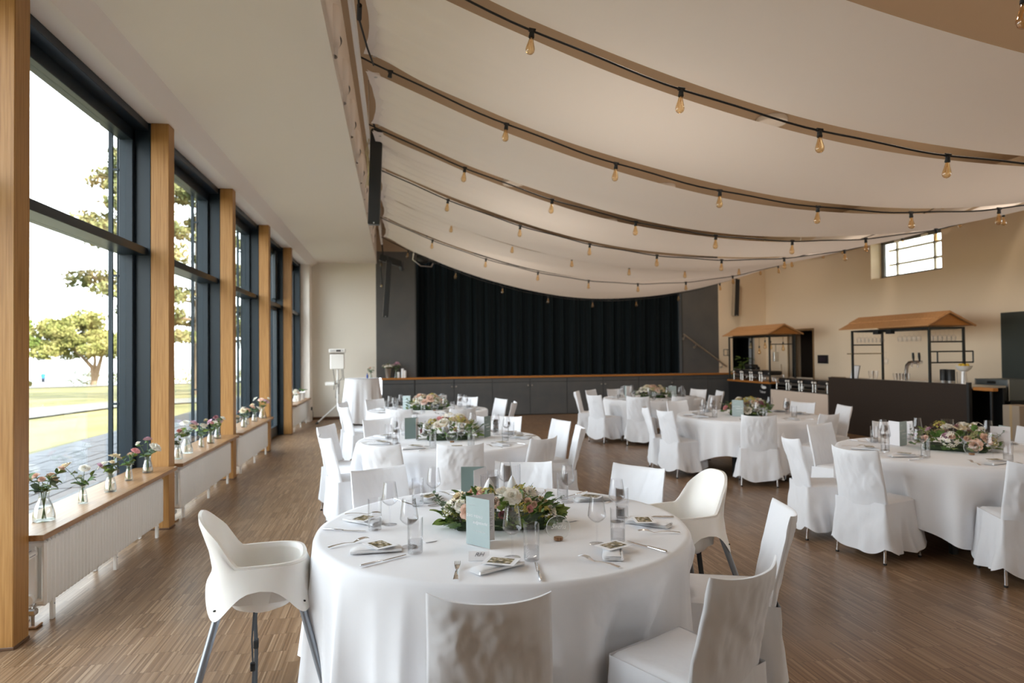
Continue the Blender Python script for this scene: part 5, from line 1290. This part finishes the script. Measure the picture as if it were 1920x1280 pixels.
rk = MB()
MB().box(.06, pf-.09, 1.985, .74, pf-.03, 1.998).build('glass_rack', m_bframe, bar); MB().box(.07, 1.0, 1.985, .13, 1.7, 1.998).build('glass_rack', m_bframe, bar); MB().box(.10, py+.09, 1.985, .66, py+.15, 1.998).build('glass_rack', m_bframe, bar)
tap = empty('beer_tap', (XB+.36, 10.72, 1.056), 0, 'curved chrome beer tap with two black handles on the drinks bar', 'beer tap')
MB().tube([(0, .14, 0), (0, .14, .22), (0, .12, .30), (0, .06, .35), (0, -.02, .36), (0, -.22, .36)], .032, 12).build('column', m_chrome, tap, 50)
for y_ in (-.06, -.20):
    MB().tube([(-.02, y_, .36), (-.05, y_, .35), (-.06, y_, .27)], .014, 8).build('spout', m_chrome, tap, 50); MB().tube([(-.02, y_, .38), (-.025, y_, .45), (-.03, y_, .53)], [.012, .022, .018], 10).build('handle', m_black, tap, 50)
beer_me = MB().lathe([(.001, 0), (.032, 0), (.026, .01), (.028, .05), (.038, .10), (.040, .16), (.038, .16), (.034, .10), (.022, .03)], 16).mesh('beer_glass', m_glass, 60)
for i in range(5): link('beer_glass', beer_me, None, (XB+.18, 10.92-.075*i, 1.056), None, label='short beer glass in the row before the tap, %s from the left' % ordn[i], category='glass', group='beer glasses on the drinks bar')
for i in range(2): link('pitcher_glass', beer_me, None, (XB+.22, 11.60-.11*i, 1.056), None, (1.3, 1.3, 1.15), label='tall glass beside the framed sign, %s' % ('left' if i == 0 else 'right'), category='glass', group='tall glasses on the drinks bar')
sg = empty('framed_sign', (XB+.12, 11.98, 1.056), R(-90), 'white sign in a thin black frame leaning on the drinks bar', 'sign'); MB().box(-.115, 0, 0, .115, .012, .29, .003).build('frame', m_black, sg); MB().box(-.105, -.003, .01, .105, 0.001, .28).build('sheet', m_card, sg); sg.rotation_euler = (R(-12), 0, R(-90))
for i, (y_, x_) in enumerate(((9.88, .30), (9.74, .30))):
    o = empty('black_canister', (XB+x_, y_+.06, 1.056), 0, 'black canister with steel rim at the right end of the bar, %s' % ('left' if i == 0 else 'right'), 'canister', 'black canisters on the drinks bar'); MB().lathe([(.001, .06), (.062, .06), (.062, .24), (.055, .25), (.001, .25)], 18).build('drum', m_black, o, 40); MB().lathe([(.055, 0), (.06, .005), (.064, .06), (.06, .062), (.001, .062)], 18).build('steel_base', m_steel, o, 40)
o = empty('fruit_bowl', (XB+.42, 9.66, 1.056), 0, 'white bowl with yellow lemons at the right end of the bar', 'bowl'); MB().lathe([(.001, .22), (.05, .22), (.10, .26), (.125, .31), (.115, .31), (.09, .265), (.001, .235)], 20).cyl((0, 0, 0), (0, 0, .22), .05, .03).build('bowl', m_whitemetal, o, 50)
for i in range(5):
    a = i*1.26; MB().lathe([(.001, -.04), (.022, -.028), (.03, 0), (.022, .028), (.001, .042)], 12, (.055*cos(a), .055*sin(a), .31)).build('lemon', mat('lemon_peel', (.75, .50, .05), .5), o, 60)
o = MB().lathe([(.001, 0), (.05, 0), (.058, .22), (.055, .22), (.047, .01), (.001, .01)], 18).tube([(.055, 0, .18), (.09, 0, .17), (.09, 0, .07), (.052, 0, .05)], .006, 6).build('glass_jug', m_glass, None, 50, label='clear glass jug at the right end of the drinks bar', category='jug'); o.location = (XB+.22, 9.52, 1.056)
o = MB().box(0, 0, 0, .40, .75, .035, .008).build('white_tray', m_whitemetal, None, None, label='long white tray on the drinks bar below the near gable', category='tray'); o.location = (XB+.50-.42, 10.0-.05, 1.056)
wn2 = link('balloon_glass', hang_me, None, (XB+.70, 11.80, 1.60), None, 1.2, label='single balloon glass hanging from the wooden bar', category='wine glass')

# buffet counter between the bars
bf = empty('buffet_counter', (XB, 12.63, 0), 0, 'buffet counter with a pale fabric front between the two bars', 'counter')
MB().box(0, 0, 0, .03, 2.15, .725, .004).build('fabric_front', mat('pale_beige_cloth', (.74, .62, .52), .9), bf); MB().box(.03, .0, .70, .75, 2.15, .735, .004).build('worktop', m_black, bf); MB().box(.70, 0, 0, .74, 2.15, .70).build('back_panel', m_black, bf)
def chafing(x, y, z, lab, w=.46):
    c = empty('chafing_dish', (x, y, z), 0, lab, 'chafing dish', 'chafing dishes on the buffet')
    for sy in (0, 1):
        for sx in (0, 1): MB().cyl((.04+.36*sx, .03+(w-.06)*sy, 0), (.04+.36*sx, .03+(w-.06)*sy, .17), .020, .016, n=10).build('leg', m_steel, c, 40)
    for sy in (0, 1): MB().lathe([(.001, -.026), (.018, -.02), (.027, 0), (.018, .02), (.001, .027)], 12, (.03, .03+(w-.06)*sy, .205)).build('knob', m_whitemetal, c, 60)
    MB().box(.03, .02, .11, .41, w-.02, .16, .006).build('pan', m_steel, c); MB().box(.05, .05, .16, .39, w-.05, .26, .03).build('lid', m_black, c); MB().tube([(.02, .02, .05), (.02, w-.02, .05)], .008, 8).build('rail', m_steel, c, 40); MB().tube([(.03, .04, .275), (.03, w-.04, .275)], .010, 8).build('lid_rail', m_steel, c, 40)
for i in range(4): chafing(XB+.06, 12.74+.50*i, .736, 'steel chafing dish with black lid on the pale buffet, %s from the right' % ordn[i])
# food bar
fb_ = hut('food_bar', 14.80, 16.84, .885, 2.02, 'black food bar with a small wooden roof beside the stage', 14.83, 16.80, 14.80, 17.06)
MB().box(0, 0, 0, .04, 2.04, .85, .004).build('front_panel', m_black, fb_); MB().box(-.03, -.01, .85, .72, 2.05, .89, .004).build('worktop', m_nosing, fb_); MB().box(.68, .02, 0, .71, 2.02, .85).build('back_panel', m_black, fb_)
lg = empty('bar_logo', (XB-.002, 15.10, .70), 0, 'white cup logo with lettering on the black food bar', 'sign')
MB().box(-.001, -.20, -.13, .0005, .20, .13).build('plate', m_black, lg)
ic = MB(); n = 24; vs = [(-.003, -.03-.105*cos(2*pi*i/n), .055+.035*sin(2*pi*i/n)) for i in range(n)]; ic.add(vs+[(-.001, y_, z_) for _, y_, z_ in vs], [tuple(range(n)), tuple(range(2*n-1, n-1, -1))]+[(i, i+n, (i+1) % n+n, (i+1) % n) for i in range(n)]); ic.tube([(-.002, .05+.03*cos(2*pi*i/16), .085+.028*sin(2*pi*i/16)) for i in range(17)], .007, 6); ic.build('emblem', m_etch, lg)
link('lettering', text_mesh('Tulauer', .085, m_etch, 'lettering'), lg, (-.004, .02, -.055), (R(90), 0, R(-90)))
for i in range(4): chafing(XB+.05, 14.92+.46*i, .891, 'steel chafing dish with black lid on the food bar, %s from the right' % ordn[i], .42)
fpx = 14.83-14.80
MB().tube([(.02, fpx, 1.80), (.68, fpx, 1.80)], .012, 6).build('cross_bar', m_bframe, fb_)
MB().box(-.07, 1.93, 1.52, .0, 2.16, 1.535).box(-.07, 1.93, 1.68, .0, 2.16, 1.695).box(-.07, 1.93, 1.52, -.06, 1.945, 1.69).box(-.07, 2.145, 1.52, -.06, 2.16, 1.69).build('wire_shelf', m_bframe, fb_)
ut = empty('hanging_grater', (XB+.18, 14.83, 1.79), 0, 'small steel grater hanging from the food bar frame', 'grater'); MB().box(-.06, -.03, -.40, .06, .03, -.18, .005).build('blade_box', m_steel, ut); MB().tube([(0, 0, 0), (0, 0, -.18)], .006, 6).build('handle', m_black, ut)
hb_me = MB().lathe([(.014, 0), (.016, -.03), (.03, -.08), (.042, -.12), (.03, -.155), (.001, -.165)], 14).mesh('bulb', m_amber, 60)
for i, (x_, y_, z_) in enumerate(((.30, 16.2, 1.86), (.40, 15.95, 1.72), (.30, 15.5, 1.86), (.36, 15.35, 1.84), (.42, 14.9, 1.80))):
    b_ = empty('pendant_bulb', (XB+x_, y_, z_), 0, 'amber pendant bulb on a rope under the food bar roof, %s from the stage' % ordn[i], 'pendant lamp', 'pendant bulbs under the food bar roof'); link('bulb', hb_me, b_); MB().cyl((0, 0, -.005), (0, 0, .05), .017, n=10).build('socket', m_black, b_, 40); MB().tube([(0, 0, .05), (0, 0, 2.14-z_)], .007, 6).build('rope', m_rope, b_)
cm = empty('coffee_machine', (XB+.42, 16.35, .891), 0, 'black coffee machine with two steel cylinders on the food bar', 'coffee machine'); MB().box(-.14, -.16, 0, .14, .16, .05, .01).box(.02, -.16, .05, .14, .16, .34, .02).box(-.14, -.16, .28, .10, .16, .40, .03).build('housing', m_black, cm)
for y_ in (-.07, .07): MB().cyl((-.06, y_, .08), (-.06, y_, .27), .035, n=14).build('cylinder', m_steel, cm, 40)
o = MB().tube([(0, 0, 0), (0, .02, .2), (.0, .05, .42)], [.012, .012, .02], 8, flat=.5).build('wooden_spoon', m_rope, None, 50, label='wooden paddle standing upright on the food bar', category='utensil'); o.location = (XB+.45, 15.0, .891)
o = MB().box(0, 0, 0, .3, .55, .09, .01).build('white_box', m_whitemetal, None, None, label='long white box behind the near end of the food bar', category='box'); o.location = (XB+.75, 14.75, .891-.0); 
tb_ = MB().box(0, 0, 0, .6, .9, .89, .006).build('side_table', m_dark, None, None, label='dark side table behind the food bar', category='table'); tb_.location = (XB+.72, 14.6, 0); o.location = (XB+.80, 14.75, .891)
pl = empty('potted_plant', (9.45, 17.25, 0), 0, 'bushy green plant behind the far end of the food bar', 'plant'); MB().lathe([(.001, 0), (.13, 0), (.17, .32), (.15, .32), (.001, .28)], 20).build('pot', m_black, pl, 50)
rq = random.Random(5); MB().tube([(0, 0, .25), (.02, 0, 1.3)], .012, 6).build('stem', m_stem, pl)
for i in range(70):
    a = rq.uniform(0, 6.28); z_ = rq.uniform(.5, 1.45); q = rq.uniform(.02, .20); link('leaf', LEAF['slim', 'glossy_leaf' if i % 3 else 'bright_leaf'], pl, (q*cos(a), q*sin(a), z_), leafrot((cos(a), sin(a), rq.uniform(-.3, .6))), rq.uniform(.12, .20))
# small picture on the right wall, two brown chairs, stored cases by the dark door
o = empty('wall_panel', (XR-.012, 15.14, 1.42), 0, 'small black square panel on the right wall above the brown chairs', 'panel'); MB().box(-.012, -.20, -.105, .011, .20, .105, .004).build('frame', m_black, o); MB().box(-.015, -.13, -.06, -.011, .13, .06).build('screen', mat('dark_screen', (.03, .02, .03), .3), o)
def brown_chair(x, y, rz, lab):
    c = empty('wooden_chair', (x, y, 0), rz, lab, 'chair', 'brown chairs by the right wall'); mt = mat('brown_wicker', (.20, .12, .055), .7)
    MB().box(-.22, -.22, .43, .22, .22, .47, .01).build('seat', mt, c); MB().box(-.22, -.24, .62, .22, -.205, 1.02, .012).build('backrest', mt, c)
    for sx in (-1, 1):
        for sy in (-1, 1): MB().box(sx*.20-.015, sy*.20-.015, 0, sx*.20+.015, sy*.20+.015, .43 if sy > 0 else .64, .003).build('leg', m_brown_edge, c)
brown_chair(9.95, 14.15, R(100), 'brown wicker chair behind the buffet, nearer the doorway'); brown_chair(9.95, 13.35, R(85), 'brown wicker chair behind the buffet, nearer the drinks bar')
cs = empty('flight_case', (9.98, 9.62, 0), 0, 'grey flight case on a dark cabinet beside the drinks bar', 'case'); MB().box(-.28, -.32, .80, .28, .32, 1.14, .01).build('case_body', mat('case_grey', (.13, .15, .155), .5), cs); MB().box(-.30, -.36, 0, .30, .36, .80, .006).build('cabinet', m_black, cs)
for sy in (-.31, .31): MB().box(-.29, sy-.012, .80, -.275, sy+.012, 1.145).build('edge_strip', m_steel, cs)
MB().box(-.29, -.08, 1.07, -.28, .08, 1.11, .003).build('handle', m_black, cs)
o = MB().box(0, 0, 0, .10, .36, .05, .006).build('wooden_board', m_nosing, None, None, label='orange wooden board fixed to the near end of the drinks bar', category='board'); o.location = (XB+.05, 8.76, 1.0)
o2 = MB().box(-.02, 0, 0, .0, .03, 1.0).build('board_leg', m_black, o); o2.location = (.06, .06, -1.0)
o = empty('carton_box', (9.15, 8.62, 0), 0, 'tall beige carton beside the near end of the drinks bar', 'box'); MB().box(-.14, -.14, 0, .14, .14, .80, .006).build('carton', mat('beige_carton', (.36, .29, .22), .8), o); MB().box(-.141, -.02, .3, -.1405, .02, .80).build('tape', m_rope, o)
o = empty('bar_stool', (9.62, 8.70, 0), R(20), 'black bar stool in the dark corner beside the drinks bar', 'stool'); MB().box(-.19, -.19, .64, .19, .19, .70, .02).build('seat', m_black, o)
for sx in (-1, 1):
    for sy in (-1, 1): MB().tube([(sx*.15, sy*.15, .64), (sx*.19, sy*.19, 0)], .014, 8).build('leg', m_black, o, 40)
o = empty('brown_crate', (10.05, 8.75, 0), 0, 'dark brown wooden crate stack by the right wall', 'crate')
for k in range(2): MB().box(-.24, -.24, .36*k, .24, .24, .36*k+.35, .008).build('crate', mat('crate_wood', (.12, .065, .035), .8), o)
o = empty('black_cabinet', (10.1, 8.15, 0), 0, 'black cabinet at the right edge before the dark door', 'cabinet'); MB().box(-.34, -.30, 0, .34, .30, .98, .006).build('body', m_black, o); MB().box(-.345, -.28, .05, -.341, .28, .94).build('door', m_blacksteel, o)
